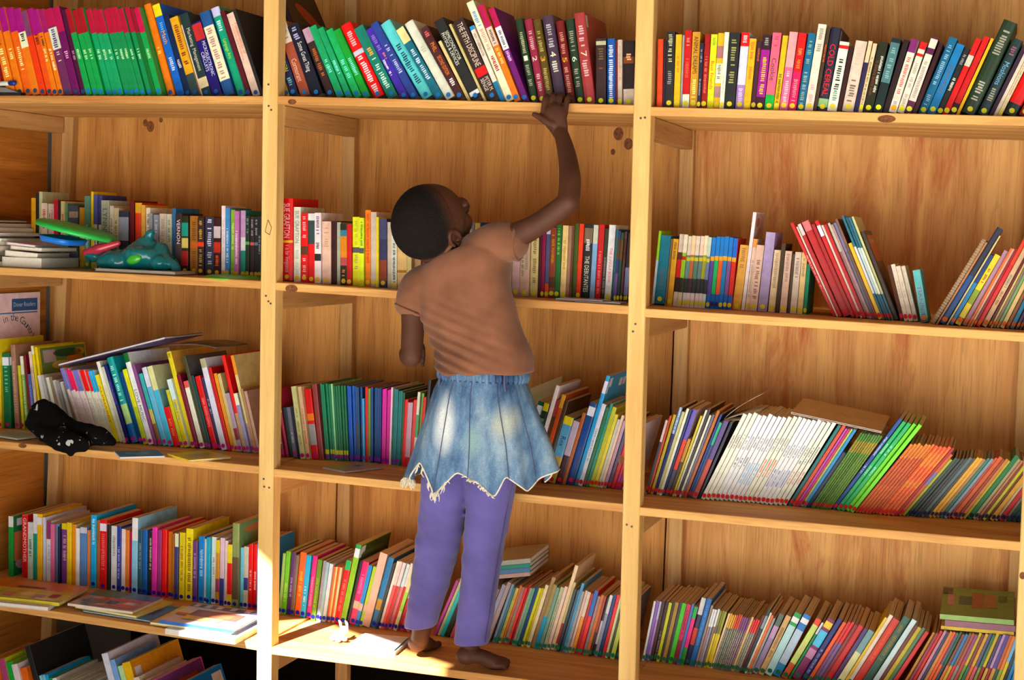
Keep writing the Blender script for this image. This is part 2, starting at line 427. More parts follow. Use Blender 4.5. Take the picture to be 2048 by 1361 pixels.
def rect_x(x, y0, y1, z0, z1):       # on the right-hand board
    return [(x, y0, z0), (x, y1, z0), (x, y1, z1), (x, y0, z1)]
def ell_x(x, yc, zc, ry, rz, n=18, ang=0.0):
    out = []
    for k in range(n):
        a = 2 * math.pi * k / n
        u, w = ry * math.cos(a), rz * math.sin(a)
        out.append((x, yc + u * math.cos(ang) - w * math.sin(ang), zc + u * math.sin(ang) + w * math.cos(ang)))
    return out
def cover_art(parent, style, t, h, d):
    x = t / 2 + 0.0004
    R_ = lambda u0, u1, v0, v1, c: (rect_x(x, d * u0, d * u1, h * (1 - v1), h * (1 - v0)), hexc(c))
    x2 = x + 0.0003
    R2 = lambda u0, u1, v0, v1, c: (rect_x(x2, d * u0, d * u1, h * (1 - v1), h * (1 - v0)), hexc(c))
    E_ = lambda u, v, ru, rv, c, a=0.0: (ell_x(x2, d * u, h * (1 - v), d * ru, h * rv, ang=a), hexc(c))
    art = {
        'oval': [R_(.02, .98, .01, .99, '211'), E_(.55, .22, .30, .07, 'b31', -.5), R_(.3, .8, .5, .6, '533')],
        'tag': [R_(.03, .12, .03, .16, 'bba')],
        'jungle': [R_(.05, .98, .02, .98, '684'), R2(.1, .35, .05, .2, 'baa'), E_(.6, .1, .3, .05, '253'), E_(.75, .18, .18, .06, 'c72'), E_(.45, .24, .2, .05, 'cb4'), E_(.6, .33, .3, .05, 'a52'), E_(.85, .1, .12, .05, 'ca3')],
        'best': [R_(.02, .98, .01, .99, 'ea4'), R2(.22, .3, .1, .17, '432'), R2(.34, .42, .1, .17, '432'), R2(.45, .5, .1, .17, '432'), R2(.22, .3, .2, .27, '432'), R2(.33, .4, .2, .27, '432')],
        'sky': [R_(.02, .98, .01, .3, 'dda'), R_(.02, .98, .3, .98, '7bc'), E_(.6, .4, .08, .06, '744'), E_(.5, .78, .2, .1, '332')],
        'grey': [R_(.02, .98, .01, .99, '555'), E_(.45, .1, .2, .03, 'b44'), R_(.1, .9, .3, .9, '443')],
        'blue': [R_(.02, .98, .01, .99, '29c'), R2(.5, .62, .05, .12, 'ddd'), R2(.66, .78, .05, .12, 'ddd'), R2(.03, .16, .02, .1, 'dde')],
        'lamb': [R_(.02, .98, .01, .99, '274'), R2(.08, .45, .05, .17, 'dde'), R2(.5, .9, .05, .17, 'cec'), R2(.02, .98, .27, .75, 'c74'), E_(.3, .8, .25, .12, 'cab')],
        'garden': [R_(.02, .98, .01, .99, '696'), E_(.5, .1, .35, .05, 'b74'), R2(.3, .9, .16, .36, '784'), E_(.6, .6, .3, .15, '583'), E_(.3, .5, .12, .1, 'a65')],
        'green': [R_(.02, .98, .01, .99, '352'), R2(.1, .8, .1, .14, '574'), R2(.03, .16, .02, .12, 'ddd')],
        'amber': [R_(.02, .98, .01, .34, 'e92'), R_(.02, .98, .34, .98, '7ad'), E_(.5, .36, .12, .1, 'b32'), E_(.88, .3, .1, .08, 'c42'), R2(.05, .17, .06, .2, 'dde')],
        'purple': [R_(.02, .98, .01, .99, '848'), R2(.2, .85, .1, .2, 'c53'), E_(.6, .5, .3, .2, '558'), R2(.05, .17, .05, .2, 'dde')],
        'bluebook': [R_(.02, .98, .01, .99, '16a'), R2(.72, .95, .05, .6, 'cba'), E_(.82, .3, .08, .12, '643')],
        'pat': [R_(.02, .98, .01, .99, 'baa'), E_(.3, .1, .2, .05, 'b65'), E_(.6, .2, .2, .05, 'b76'), E_(.3, .3, .15, .05, 'a65'), E_(.7, .35, .2, .04, 'b65')],
        'orange': [R_(.02, .98, .05, .35, 'c63'), R_(.02, .98, .35, .98, '654'), R2(.2, .8, .1, .14, 'da6')],
    }[style]
    quads_obj('cover_picture', art, M['gloss'], parent)

NOUN = {'paperback_book': 'paperback', 'reading_book': 'reading book', 'picture_book': 'picture book', 'reader_book': 'reader', 'booklet': 'booklet', 'encyclopedia_volume': 'encyclopedia volume',
        'hardback_book': 'hardback', 'spiral_notebook': 'notebook', 'folder': 'folder'}
CAT = {'paperback_book': 'paperback', 'reading_book': 'reading book', 'picture_book': 'picture book', 'reader_book': 'reader', 'booklet': 'booklet', 'encyclopedia_volume': 'encyclopedia',
       'hardback_book': 'hardback book', 'spiral_notebook': 'notebook', 'folder': 'folder'}
SHN = {1: 'top', 2: 'second', 3: 'third', 4: 'fourth', 5: 'bottom'}
BAYN = {'L': 'left bay', 'M': 'middle bay', 'R': 'right bay'}
ORD = 'first second third fourth fifth sixth seventh eighth ninth tenth eleventh twelfth thirteenth fourteenth fifteenth sixteenth seventeenth eighteenth nineteenth twentieth'.split()

def ink(s, k=1.28):
    """printing ink: a hex3 colour, a little more saturated"""
    c = hexc(s); l = 0.3 * c[0] + 0.55 * c[1] + 0.15 * c[2]
    return [max(0.003, min(0.86, l + (v - l) * k)) for v in c]

def parse(b):
    m = re.match(r'(\d+\*)?([\d.]+) (\d+) (\w+) ?(.*)\|(.*)$', b)
    n, w, h, base, rest, desc = m.groups()
    s = {'n': int(n[:-1]) if n else 1, 'w': float(w) / 1000, 'h': float(h) / 1000, 'base': ink(base), 'bands': [], 'items': [], 'flags': set(), 'desc': desc.strip()}
    for q, a, z, c in re.findall(r"'([^']*)'([.\d]+)-([.\d]+):(\w+)", rest): s['items'].append(('text', float(a), float(z), ink(c), q))
    rest = re.sub(r"'[^']*'[.\d]+-[.\d]+:\w+", '', rest)
    for tok in rest.split():
        m = re.match(r'(~?)([.\d]+)-([.\d]+):(\w+)$', tok)
        if m:
            a, z, c = float(m.group(2)), float(m.group(3)), ink(m.group(4))
            if m.group(1): s['items'].append(('mark', a, z, c, ''))
            else: s['bands'].append((a, z, c))
        elif ':' in tok: k, v = tok.split(':'); s[k] = v
        elif re.match(r'd\d+$', tok): s['d'] = int(tok[1:]) / 1000
        else: s['flags'].add(tok)
    return s

def corners(b):
    """the four corners of a leaning spine seen from the front"""
    sn, cs = math.sin(b['a']), math.cos(b['a'])
    z0 = abs(sn) * b['t'] / 2
    return [(b['x'] + u * cs + v * sn, z0 - u * sn + v * cs) for u, v in ((-b['t'] / 2, 0), (b['t'] / 2, 0), (b['t'] / 2, b['h']), (-b['t'] / 2, b['h']))]

def apart(p, q):
    for poly in (p, q):
        for i in range(2):
            ax = (poly[i + 1][0] - poly[i][0], poly[i + 1][1] - poly[i][1])
            pa = [v[0] * ax[0] + v[1] * ax[1] for v in p]; qa = [v[0] * ax[0] + v[1] * ax[1] for v in q]
            if max(pa) <= min(qa) + 1e-9 or max(qa) <= min(pa) + 1e-9: return True
    return False

def build_book(sp, kind, X, Y, Z, ang, t, h, d, stick, label, group):
    hard = 'H' in sp['flags'] and t > 0.009
    nb = empty(kind, (X, Y, Z), (0, ang, 0))
    tag(nb, label, CAT[kind], group)
    c = 0.0022 if hard else min(0.0006, t * 0.2)
    o = 0.003 if hard else 0.0004
    base = sp['base']
    side = [v * 0.94 for v in base]
    me = book_cover_mesh(t, h, d, c, sp['bands'], base, 'r' in sp['flags'] or (hard and t > .014))
    mesh_obj('cover', me, M['matte'] if kind in ('paperback_book', 'encyclopedia_volume', 'folder') and not hard else M['gloss'], nb)
    bul = c + 0.0036 if ('r' in sp['flags'] or hard) else c + 0.001
    if t > 2.6 * c:
        v, f = box_data(-t / 2 + c * 1.02, t / 2 - c * 1.02, bul, d - o * 1.2, o, h - o)
        pydata('page_block', v, f, M['pages'], nb)
    off = -0.0004
    if sp['items']: spine_title(nb, sp['items'], t, h, off)
    if 'n' not in sp['flags']:
        r = min(0.0058, t * 0.47); cz = random.uniform(0.009, 0.0115)
        pts = [(r * math.cos(2 * math.pi * k / 12), off - 0.0003, cz + 0.0056 * math.sin(2 * math.pi * k / 12)) for k in range(12)]
        quads_obj('sticker', [(pts, ink(sp.get('s', stick)))], M['sticker'], nb)
    if 'L' in sp['flags']:
        w_ = min(t * .46, .011)
        q = [([(-w_, off - .0002, h * .84), (w_, off - .0002, h * .84), (w_, off - .0002, h * .95), (-w_, off - .0002, h * .95)], hexc('dde'))]
        q.append((rect_x(t / 2 + .0006, 0.001, 0.014, h * .84, h * .95), hexc('dde')))
        quads_obj('library_label', q, M['print'], nb)
    if 'cov' in sp: cover_art(nb, sp['cov'], t, h, d)
    if kind == 'spiral_notebook':
        nv, nf = [], []
        for i in range(34):
            z = h * (0.02 + 0.96 * i / 33)
            k = len(nv); n1, n2 = 10, 5; R1, R2 = t * 0.47, 0.0009
            for a in range(n1):
                A = 2 * math.pi * a / n1
                for b_ in range(n2):
                    B = 2 * math.pi * b_ / n2
                    nv.append(((R1 + R2 * math.cos(B)) * math.cos(A), -0.002 + (R1 + R2 * math.cos(B)) * math.sin(A), z + R2 * math.sin(B)))
            for a in range(n1):
                for b_ in range(n2):
                    nf.append((k + a * n2 + b_, k + ((a + 1) % n1) * n2 + b_, k + ((a + 1) % n1) * n2 + (b_ + 1) % n2, k + a * n2 + (b_ + 1) % n2))
        tag(pydata('wire_binding', nv, nf, plain('binding_wire', lin(150, 140, 125), 0.4, 0.6), nb, True), kind='stuff')
    return nb

def short(d):
    return ' '.join(d.split()[:2])

LAST = {}
def zsurf(s, x, r):
    """height of the boards under a foot that may cross from one bay to the next"""
    return max(zsh(s, k, x) for k, (a, c) in EXT.items() if x + r > a and x - r < c)
def run(rid, s, bay, x0, x1, a0, a1, y0, y1, depth, stick, kind, books):
    specs = []
    for ln in books.strip().split('\n'):
        sp = parse(ln)
        for _ in range(sp['n']): specs.append(sp)
    # pack: give each book its lean, push neighbours apart, then fit the row to its place
    tot = sum(sp['w'] for sp in specs); k = (x1 - x0) / tot
    scale = 1.0
    for it in range(5):
        prev = LAST.get((s, bay)); prev = prev[0] if prev and abs(prev[1] - y0) < 0.1 and rid != '0' else None
        bl = []; x = x0
        for i, sp in enumerate(specs):
            fr = (x - x0) / (x1 - x0) if x1 > x0 else 0
            a = D2R(a0 + (a1 - a0) * max(0, min(1, fr)))
            t = sp['w'] * k * scale * math.cos(a) * 0.985
            b = {'a': a, 't': t, 'h': sp['h'], 'x': x + sp['w'] * k * scale / 2}
            if bl or prev:
                p = corners(bl[-1] if bl else prev); lo = 0.0
                if not apart(p, corners(b)):
                    xs = b['x']; hi = 0.08
                    for _ in range(14):
                        md = (lo + hi) / 2; b['x'] = xs + md
                        if apart(p, corners(b)): hi = md
                        else: lo = md
                    b['x'] = xs + hi
            bl.append(b); x = b['x'] + sp['w'] * k * scale / 2
        if x - x1 < 0.002: break
        scale *= max(0.6, (x1 - x0) / (x - x0))
    if rid != '0': LAST[(s, bay)] = (bl[-1], y1)
    cnt, seen = {}, {}
    for sp in specs: cnt[sp['desc']] = cnt.get(sp['desc'], 0) + 1
    for i, (sp, b) in enumerate(zip(specs, bl)):
        kd = sp.get('k', kind)
        fr = (b['x'] - x0) / (x1 - x0)
        Y = y0 + (y1 - y0) * fr + random.uniform(-0.004, 0.006)
        d = sp.get('d', depth / 1000.0 * random.uniform(0.92, 1.04))
        d = min(d, 0.474 - Y)
        where = '%s shelf %s' % (SHN[s], BAYN[bay])
        grp = '%s %ss on the %s' % (SHN[s] + ' shelf', NOUN[kd], BAYN[bay])
        if 'G' in sp['flags']: continue
        seen[sp['desc']] = seen.get(sp['desc'], 0) + 1
        if cnt[sp['desc']] > 1:
            lab = '%s %s %s from left in its row, %s' % (ORD[seen[sp['desc']] - 1], sp['desc'], NOUN[kd], where); grp = '%s %ss, %s' % (sp['desc'], NOUN[kd], where)
        elif i == 0:
            nx = specs[1]['desc'] if len(specs) > 1 else ''
            lab = '%s %s, %s' % (sp['desc'], NOUN[kd], where) + (', left of %s one' % short(nx) if nx else ', standing alone')
        else:
            pv_ = specs[i - 1]['desc'] if specs[i - 1]['desc'] != 'gap' else specs[i - 2]['desc']
            lab = '%s %s, %s, right of %s one' % (sp['desc'], NOUN[kd], where, short(pv_))
        z = zsurf(s, b['x'], b['t'] / 2 + .004) + abs(math.sin(b['a'])) * b['t'] / 2 + 0.0003
        # the shelf may slope a little under a wide foot
        z += abs(SHELF[(s, bay)][1]) * b['t'] / 2
        tk = b['t'] * random.uniform(0.90, 0.985)
        build_book(sp, kd, b['x'], Y, z, b['a'], tk, b['h'] * random.uniform(.985, 1.012), d, stick, lab, grp)

run('a',1,'L',-0.805,-0.292,-15.3,-18.2,0.020,0.020,140,'246','reading_book','''
20.5 219 943 n |dark maroon
17.6 229 f71 0-.27:937 'Daniel'.3-.46:310 ~.5-.6:fd9 |orange purple-topped hand-lettered
10.3 204 711 n |thin dark red
22.0 229 f81 0-.27:937 'Patrick'.29-.44:210 ~.47-.8:fea |orange purple-topped inked
17.6 229 f81 0-.27:937 ~.45-.58:fea |orange purple-topped pale-titled
19.1 229 f71 0-.27:937 ~.45-.7:fea |orange purple-topped
20.5 229 f81 0-.27:937 .27-.45:eec ~.29-.42:333 |orange purple-topped white-labelled
16.1 224 d51 .0-.3:746 |burnt orange
14.7 229 e61 0-.3:937 ~.3-.42:210 |dark orange purple-topped
13.2 229 f81 0-.27:937 ~.3-.42:210 ~.46-.6:fea |bright orange purple-topped
13.2 229 f81 0-.27:936 ~.46-.7:fec |plain orange purple-topped
22.0 227 635 0-.2:a35 .22-.47:ddc ~.24-.45:447 ~.5-.6:dbc |purple white-labelled
20.5 227 625 0-.28:a35 ~.48-.58:dbc |purple maroon-topped
11.7 224 413 ~.48-.58:b9a |dark purple thin
3*14.7 226 095 0-.28:923 ~.47-.58:cfb s:37b |green maroon-topped
3*14.7 227 096 0-.28:a24 ~.47-.58:cfb s:37b |green maroon-topped
5*13.2 227 085 0-.28:a24 ~.47-.58:cfb s:37b |green maroon-topped
10.3 224 063 0-.28:823 n |dark green
14.7 227 095 0-.28:b25 ~.47-.58:cfb s:37b |green maroon-topped
''')
run('b',1,'L',-0.306,-0.026,-18.2,-21.5,0.044,0.044,165,'259','paperback_book','''
25.0 237 f81 ~.45-.55:fc7 H |tall orange
27.8 240 16b 0-.13:fd2 ~.2-.28:7bd 'Math'.29-.43:fa2 ~.58-.72:cdf |blue yellow-topped
19.4 215 124 ~.55-.65:ccd |navy
29.1 207 da4 .72-1:344 ~.1-.6:832 |tan
5.6 187 dcb n |thin white
30.5 215 233 .78-.9:dca 'Marketing'.18-.4:ccb 'Management'.43-.7:ccb |charcoal white-lettered
33.3 190 216 .02-.24:b44 'MICROELECTRONIC'.27-.74:dde 'CIRCUITS'.4-.66:dde |navy pink-labelled
38.9 217 358 .17-.82:eec ~.2-.8:b88 H |blue cream-labelled
30.5 232 197 0-.1:cce ~.15-.25:cfe 'Language Arts'.36-.58:bd4 r H |teal round-backed
15.3 225 512 |maroon
27.8 220 ecb 'Fundamentals of'.13-.5:d86 'Corporate Finance'.13-.56:d86 |cream orange-lettered
11.1 227 222 n |black
''')
run('c',1,'M',0.020,0.419,-19.8,-34.3,0.045,0.045,150,'27b','paperback_book','''
11.7 147 d73 .7-1:165 n |orange green-footed
9.1 171 da3 .0-.5:422 |yellow and red thin
26.1 183 224 'COMMUNICATION'.12-.66:dd2 ~.75-.85:7aa |black yellow-lettered
28.7 193 954 0-.28:edc ~.06-.22:998 'Cormorant'.5-.8:eba |brown cream-topped
33.9 186 112 ~.04-.2:aac 'Some Great Thing'.25-.66:ddd |black white-lettered
24.8 181 322 .0-.2:b9a ~.3-.7:a63 |dark brown
22.2 186 196 ~.45-.66:9ed |bright green
18.3 183 196 ~.45-.66:9ed |green yellow-marked
22.2 181 1a6 ~.45-.7:9ed |sea green
20.9 181 194 ~.42-.66:9ed |grass green
33.9 196 d22 ~.08-.32:fbb .36-.42:ccd ~.44-.92:fdd H |red white-lettered
31.3 193 176 ~.3-.4:da6 ~.42-.86:cfd |dark teal
23.5 193 439 ~.1-.3:87b ~.36-.45:c86 ~.44-.66:eef |violet
23.5 210 348 ~.25-.65:bbd |slate blue
33.9 210 7cc ~.3-.8:245 r H |pale turquoise round-backed
''')
run('0',1,'M',0.045,0.062,-26.2,-26.2,0.215,0.215,215,'246','hardback_book','''
19.4 323 211 cov:oval n d215 H |tall black red-oval
''')
run('d',1,'M',0.425,0.659,-33.4,-22.7,0.030,0.030,160,'27b','paperback_book','''
27.1 199 167 0-.2:fda ~.28-.75:cde |teal cream-topped
29.6 211 ddc ~.3-.45:bba r H |ivory
25.9 194 422 ~.06-.12:c66 'PHIL:'.22-.34:e83 'SECOND EDITION'.4-.66:e83 ~.72-.8:fff |dark brown orange-lettered
9.9 160 dc9 n |thin cream
32.0 213 222 'SEMICONDUCTOR'.16-.52:ddc 'PHYSICS & DEVICES'.16-.56:ddc .9-.95:eee |broad black white-lettered
7.4 204 cb8 n |thin cream-edged
33.3 206 322 'THE FIFTH DISCIPLINE'.04-.58:dcb .6-.7:d43 'PETER M.'.73-.9:dcb 'SENGE'.73-.88:dcb |brown white-lettered red-banded
13.5 192 edc 0-.05:38b .74-1:379 ~.1-.4:987 |white blue-footed
20.9 251 fec ~.1-.25:79c ~.28-.5:c99 ~.55-.7:a34 |tall cream
18.5 239 f81 0-.23:a35 .23-.42:ecb ~.26-.4:432 ~.45-.6:fd9 |orange maroon-topped labelled
18.5 237 626 0-.2:a35 .2-.44:eee ~.24-.42:556 ~.46-.56:dbe |purple maroon-topped labelled
''')
run('e',1,'M',0.657,0.813,-13.4,-8.7,0.045,0.045,190,'dd2','encyclopedia_volume','''
17.9 197 232 '1'.44-.5:ddc ~.16-.4:aa8 ~.55-.8:998 H |dark green number one
19.1 197 834 '2'.44-.5:ddc ~.14-.38:caa ~.56-.85:caa H |crimson number two
19.1 197 542 '3'.44-.5:da5 ~.14-.38:a96 ~.56-.85:a96 H |olive number three
27.5 202 434 '4'.41-.47:eec ~.1-.36:aaa ~.52-.65:ccb H |grey-purple number four
20.3 193 622 '5'.44-.5:da5 ~.14-.38:b87 ~.56-.85:b87 H |dark red number five
20.3 195 232 '6'.44-.5:ddc ~.14-.38:998 ~.56-.8:998 H |black-green number six
25.1 211 944 '7'.42-.48:edb ~.14-.36:caa ~.52-.7:caa H cov:tag |red-brown number seven
''')
run('f',1,'M',0.815,0.904,-2.2,-2.3,0.044,0.044,150,'dd2','paperback_book','''
24.6 149 322 .04-.1:bb9 ~.15-.35:653 ~.4-.5:742 |black brown-marked
21.1 149 159 ~.1-.95:dde H |blue white-lettered
4.7 147 611 n |thin dark red
10.5 147 cba ~.1-.4:a98 ~.4-.6:c87 |narrow cream
26.9 149 211 .74-1:dcb ~.2-.3:da8 .25-.35:742 |black cream-footed
''')
run('g',1,'R',0.962,1.223,-1.2,4.3,0.020,0.020,150,'dc2','paperback_book','''
13.4 151 c51 n |orange
5.6 147 312 n |thin plum
19.0 169 222 ~.04-.4:bb9 ~.52-.7:888 |black narrow-lettered
14.5 164 fb2 ~.3-.5:c83 |amber
4.5 162 999 n |thin grey
15.6 173 b22 .82-1:eed ~.1-.2:fa8 ~.34-.6:d65 |red white-footed
19.0 171 c95 'ANIMAL DREAMS'.06-.55:321 ~.62-.9:fe9 |tan dark-lettered
8.9 144 223 ~.1-.3:99a ~.55-.8:99a |narrow navy
12.3 164 922 ~.3-.8:c76 |maroon
14.5 166 de4 'Best Friends'.36-.74:c43 ~.05-.16:7a5 |yellow red-lettered
15.6 166 eb4 .17-.33:a77 .4-.66:eec .7-.85:a88 ~.42-.6:777 |yellow striped
10.1 166 fed ~.5-.8:bba |narrow white
23.5 169 222 ~.06-.66:996 |black gold-lettered
19.0 171 dde 0-.18:d34 .68-1:a8b ~.04-.13:fcc ~.7-.9:dce |white red-topped lilac-footed
15.6 153 fb6 ~.05-.3:c73 ~.4-.6:e84 |peach
11.2 151 423 ~.1-.3:b63 |plum
20.1 164 312 .2-.83:928 ~.3-.78:db6 ~.04-.15:998 |black with magenta panel
20.1 166 e78 .8-1:4a5 'Cookie'.33-.62:534 ~.05-.2:b56 |pink green-footed
''')
run('h',1,'R',1.223,1.405,4.8,9.5,0.020,0.020,150,'dc2','paperback_book','''
12.9 160 db5 ~.5-.9:652 |mustard
19.3 169 eaa .45-1:d79 ~.5-.95:fcc |two-tone pink
18.2 169 d33 .5-1:c36 ~.2-.45:f96 ~.6-.9:e99 |scarlet
18.2 169 168 ~.1-.4:8a9 ~.5-.9:9a9 |ocean blue
19.3 188 edc ~.05-.3:998 ~.7-.9:caa |tall cream
7.5 181 432 ~.2-.4:d63 n |narrow dark patterned
23.6 181 223 'COLD CEREAL'.2-.82:d42 .85-.95:9b8 cov:tag d170 H |black orange-lettered
21.5 149 eed .05-.1:d44 ~.25-.68:222 ~.7-.92:798 |white black-striped
9.7 141 311 n |narrow dark brown
26.8 152 dcb ~.1-.45:dba ~.55-.85:765 |broad cream
9.7 152 b64 .0-.3:dca .3-1:224 n |narrow navy cream-topped
''')
run('i',1,'R',1.405,1.527,9.5,18.7,0.020,0.020,150,'dd2','paperback_book','''
9.4 148 dca ~.2-.9:874 |slim cream
21.9 151 221 ~.2-.7:ddc ~.25-.75:632 |black white-titled
20.9 159 122 .06-.6:577 ~.1-.55:8aa |black teal-panelled
12.5 157 211 n |narrow black
17.7 161 edc 0-.18:736 ~.25-.75:d77 ~.85-.95:99b s:da3 |cream purple-topped
15.7 157 edc 0-.1:c33 .16-.2:c33 ~.3-.9:aa9 |cream red-topped
16.7 165 524 .02-.14:edc .22-.84:edc ~.3-.8:a99 |purple with cream panel
9.4 157 311 n |dark narrow
''')
run('j',1,'R',1.525,1.768,19.7,24.6,0.045,0.045,160,'dd2','paperback_book','''
19.3 170 168 ~.1-.6:9bc ~.75-.88:8ab |deep blue white-lettered
18.3 156 17a ~.3-.7:567 |blue
13.2 152 222 ~.1-.25:999 ~.45-.65:ddc |black white-marked
14.2 172 c23 .22-.36:ccb |bright red
14.2 178 b22 .0-.3:c23 .85-1:211 |red black-footed
7.1 176 fb4 n |slim orange-yellow
33.6 210 232 ~.1-.35:998 ~.65-.85:aa9 H |tall dark green
24.4 172 233 'Moshions'.3-.6:7ac ~.1-.2:856 ~.65-.8:998 H |slate
9.2 164 323 n |dark plum
8.1 164 dcb n |slim ivory
9.2 164 dca ~.3-.7:a98 |slim cream
31.5 164 c12 .84-1:122 H |broad red black-footed
21.4 154 911 ~.6-.8:d88 |crimson
14.2 164 322 n |brown-black
''')
run('k',2,'L',-0.797,-0.354,-0.7,-1.2,0.200,0.200,120,'cb3','paperback_book','''
13.8 181 da3 n |ochre
9.2 195 222 n |slim black
10.8 198 bb9 n |grey-white
18.4 171 dcb ~.1-.4:b44 |cream red-titled
18.4 171 cba ~.1-.4:b44 ~.15-.35:744 |beige red-titled
13.8 181 b24 |crimson
7.7 179 322 n |slim dark
13.8 176 dc9 ~.2-.5:b43 |cream red-marked
9.2 173 797 |sage
30.7 165 556 .1-.2:ba9 |broad slate
20.0 163 c95 ~.3-.5:dc3 |tan
16.9 192 687 ~.4-.8:cdc |grey-green
7.7 206 ec3 n |slim yellow
12.3 198 558 .4-1:ecb ~.5-.7:722 |blue cream-footed
12.3 198 447 .4-1:edc ~.5-.7:722 |indigo cream-footed
24.6 184 aa9 'LYNNE'.12-.5:555 |grey dark-lettered
12.3 171 dcb ~.2-.8:765 |slim cream
15.4 163 cb9 ~.2-.8:765 |beige
30.7 157 334 .1-.5:99a |dark photo
13.8 184 622 |dark red
21.5 181 d52 0-.15:da4 r |orange
12.3 173 da6 n |light orange
12.3 168 edc ~.1-.5:443 |cream dark-lettered
10.8 155 999 |slim grey
16.9 152 99a ~.1-.3:eef |silver
21.5 155 dcb ~.1-.6:aa9 |cream
15.4 152 ddc ~.1-.5:787 |pale cream
10.8 168 47a |slim blue
''')
run('l',2,'L',-0.312,-0.067,-1.2,-0.8,0.130,0.130,115,'ca4','paperback_book','''
20.0 158 322 .5-1:433 'VERNON'.1-.5:dcc |black white-lettered
21.5 150 221 .12-.35:287 .38-.55:cb7 .6-.85:933 |black teal-panelled
27.2 150 963 ~.1-.4:642 .45-.55:b63 ~.6-.9:642 |olive-brown
20.0 148 322 ~.05-.35:b95 .42-.5:d53 ~.55-.85:b95 |black gold-lettered
28.6 150 334 ~.04-.5:ccd ~.6-.8:aab |navy silver-lettered
22.9 150 311 .15-.35:cbb .42-.6:b43 ~.65-.85:d64 |dark red white-panelled
12.9 181 edd ~.2-.8:cba |tall white
14.3 173 58b ~.3-.8:cde |sky blue
14.3 171 8a5 ~.2-.6:cd9 |olive green
14.3 168 b7a ~.3-.8:edd |mauve
15.7 171 387 0-.4:b9b .4-.6:ddd |teal mauve-topped
12.9 156 232 .42-.47:6a6 ~.05-.3:99a |black green-dotted
12.9 156 322 .42-.47:c66 ~.05-.3:99a |black red-dotted
12.9 156 222 .42-.47:678 ~.05-.3:99a |black blue-dotted
11.4 156 222 ~.3-.6:999 |black
''')
run('m',2,'M',0.019,0.365,-1.4,-1.8,0.070,0.070,130,'db2','paperback_book','''
29.3 202 c11 'SUE GRAFTON'.06-.48:ecc .51-.54:db4 'V is for Vengeance'.56-.9:daa H d150 k:hardback_book |tall red
18.6 183 ddc 'SUE GRAFTON'.05-.48:777 ~.55-.9:bbb d140 |white grey-lettered
18.6 171 c22 .48-.6:532 ~.05-.4:eaa ~.65-.9:eaa |red photo-banded
18.6 173 c33 0-.44:344 .0-.1:ddd |red grey-topped
17.3 171 edd ~.05-.3:647 .58-.68:222 ~.4-.5:444 |white purple-lettered
22.6 154 dba ~.1-.4:b97 |cream
13.3 156 311 n |dark brown
10.6 151 aa9 n |grey
17.3 151 221 .1-.2:478 .2-.55:c84 .55-.68:a55 ~.75-.95:c85 |black orange-panelled
12.0 149 b32 |brick red
18.6 168 dd2 .44-.52:555 ~.06-.4:ab3 ~.55-.75:996 |yellow
12.0 168 de5 .44-.52:555 ~.06-.4:583 |narrow yellow
14.6 185 e82 ~.05-.7:c52 |orange
14.6 183 cba |greyish cream
6.7 171 dc6 n |thin yellow
17.3 168 335 .0-.3:446 .6-.9:843 |indigo photo
10.6 161 cba n |thin beige
13.3 154 ddc ~.3-.9:445 |white dark-lettered
23.9 159 db8 .72-.76:a73 |broad tan
12.0 156 cb8 |beige
''')
run('n',2,'M',0.357,0.610,-1.8,-0.8,0.090,0.090,130,'db2','paperback_book','''
17.8 156 b97 |light brown
20.4 153 854 |brown
19.1 158 dca |cream
17.8 156 776 |grey
21.7 160 975 |fawn
17.8 156 665 |olive grey
20.4 160 ccb |ivory
17.8 168 999 ~.1-.5:ddd |grey white-lettered
14.0 170 ec8 'ANNE'.1-.3:543 |cream dark-lettered
15.3 170 245 |blue-black
22.9 165 443 |charcoal
17.8 160 ba9 |stone
20.4 163 cb9 |buff
''')
run('o',2,'M',0.606,0.750,-0.8,0.8,0.100,0.100,130,'dd2','paperback_book','''
18.5 161 dbb ~.1-.4:b99 |pinkish cream
22.3 165 dba ~.1-.6:997 ~.3-.7:886 |cream
18.5 165 dc9 ~.1-.8:875 |tan-cream
6.2 161 422 n |slim dark
8.7 165 824 |burgundy
9.9 168 557 .8-1:d62 .0-.1:ccd |steel blue orange-footed
14.8 168 843 ~.1-.5:b84 .7-.85:532 |rust patterned
11.1 173 363 ~.05-.4:8b6 |leaf green
13.6 175 ec9 ~.2-.6:b95 |cream-yellow
7.4 175 976 n |fawn
''')
run('p',2,'M',0.732,0.890,0.8,2.4,0.130,0.130,130,'dd3','paperback_book','''
13.4 177 452 n |moss green
13.4 179 d52 |vivid orange
26.8 179 222 .05-.25:765 ~.2-.36:ddd 'THE DEBUTANTES'.42-.9:ddc n |black white-lettered
14.6 179 8ac 0-.25:ccb n |pale blue white-topped
18.3 177 b22 ~.35-.9:d77 n |red
13.4 172 332 ~.4-.9:877 n |dark brown
20.7 179 ddd 'THE JUNGLE BOOK'.3-.76:d56 |white pink-lettered
7.3 172 366 n |slim teal
8.5 167 336 .1-.4:532 .6-1:759 |purple-brown
8.5 165 243 .1-.4:542 |forest green
8.5 165 533 .1-.4:421 |reddish
8.5 165 322 .5-.9:88a |black grey-lettered
7.3 165 323 .5-.9:88a |plum grey-lettered
7.3 165 322 |black
''')
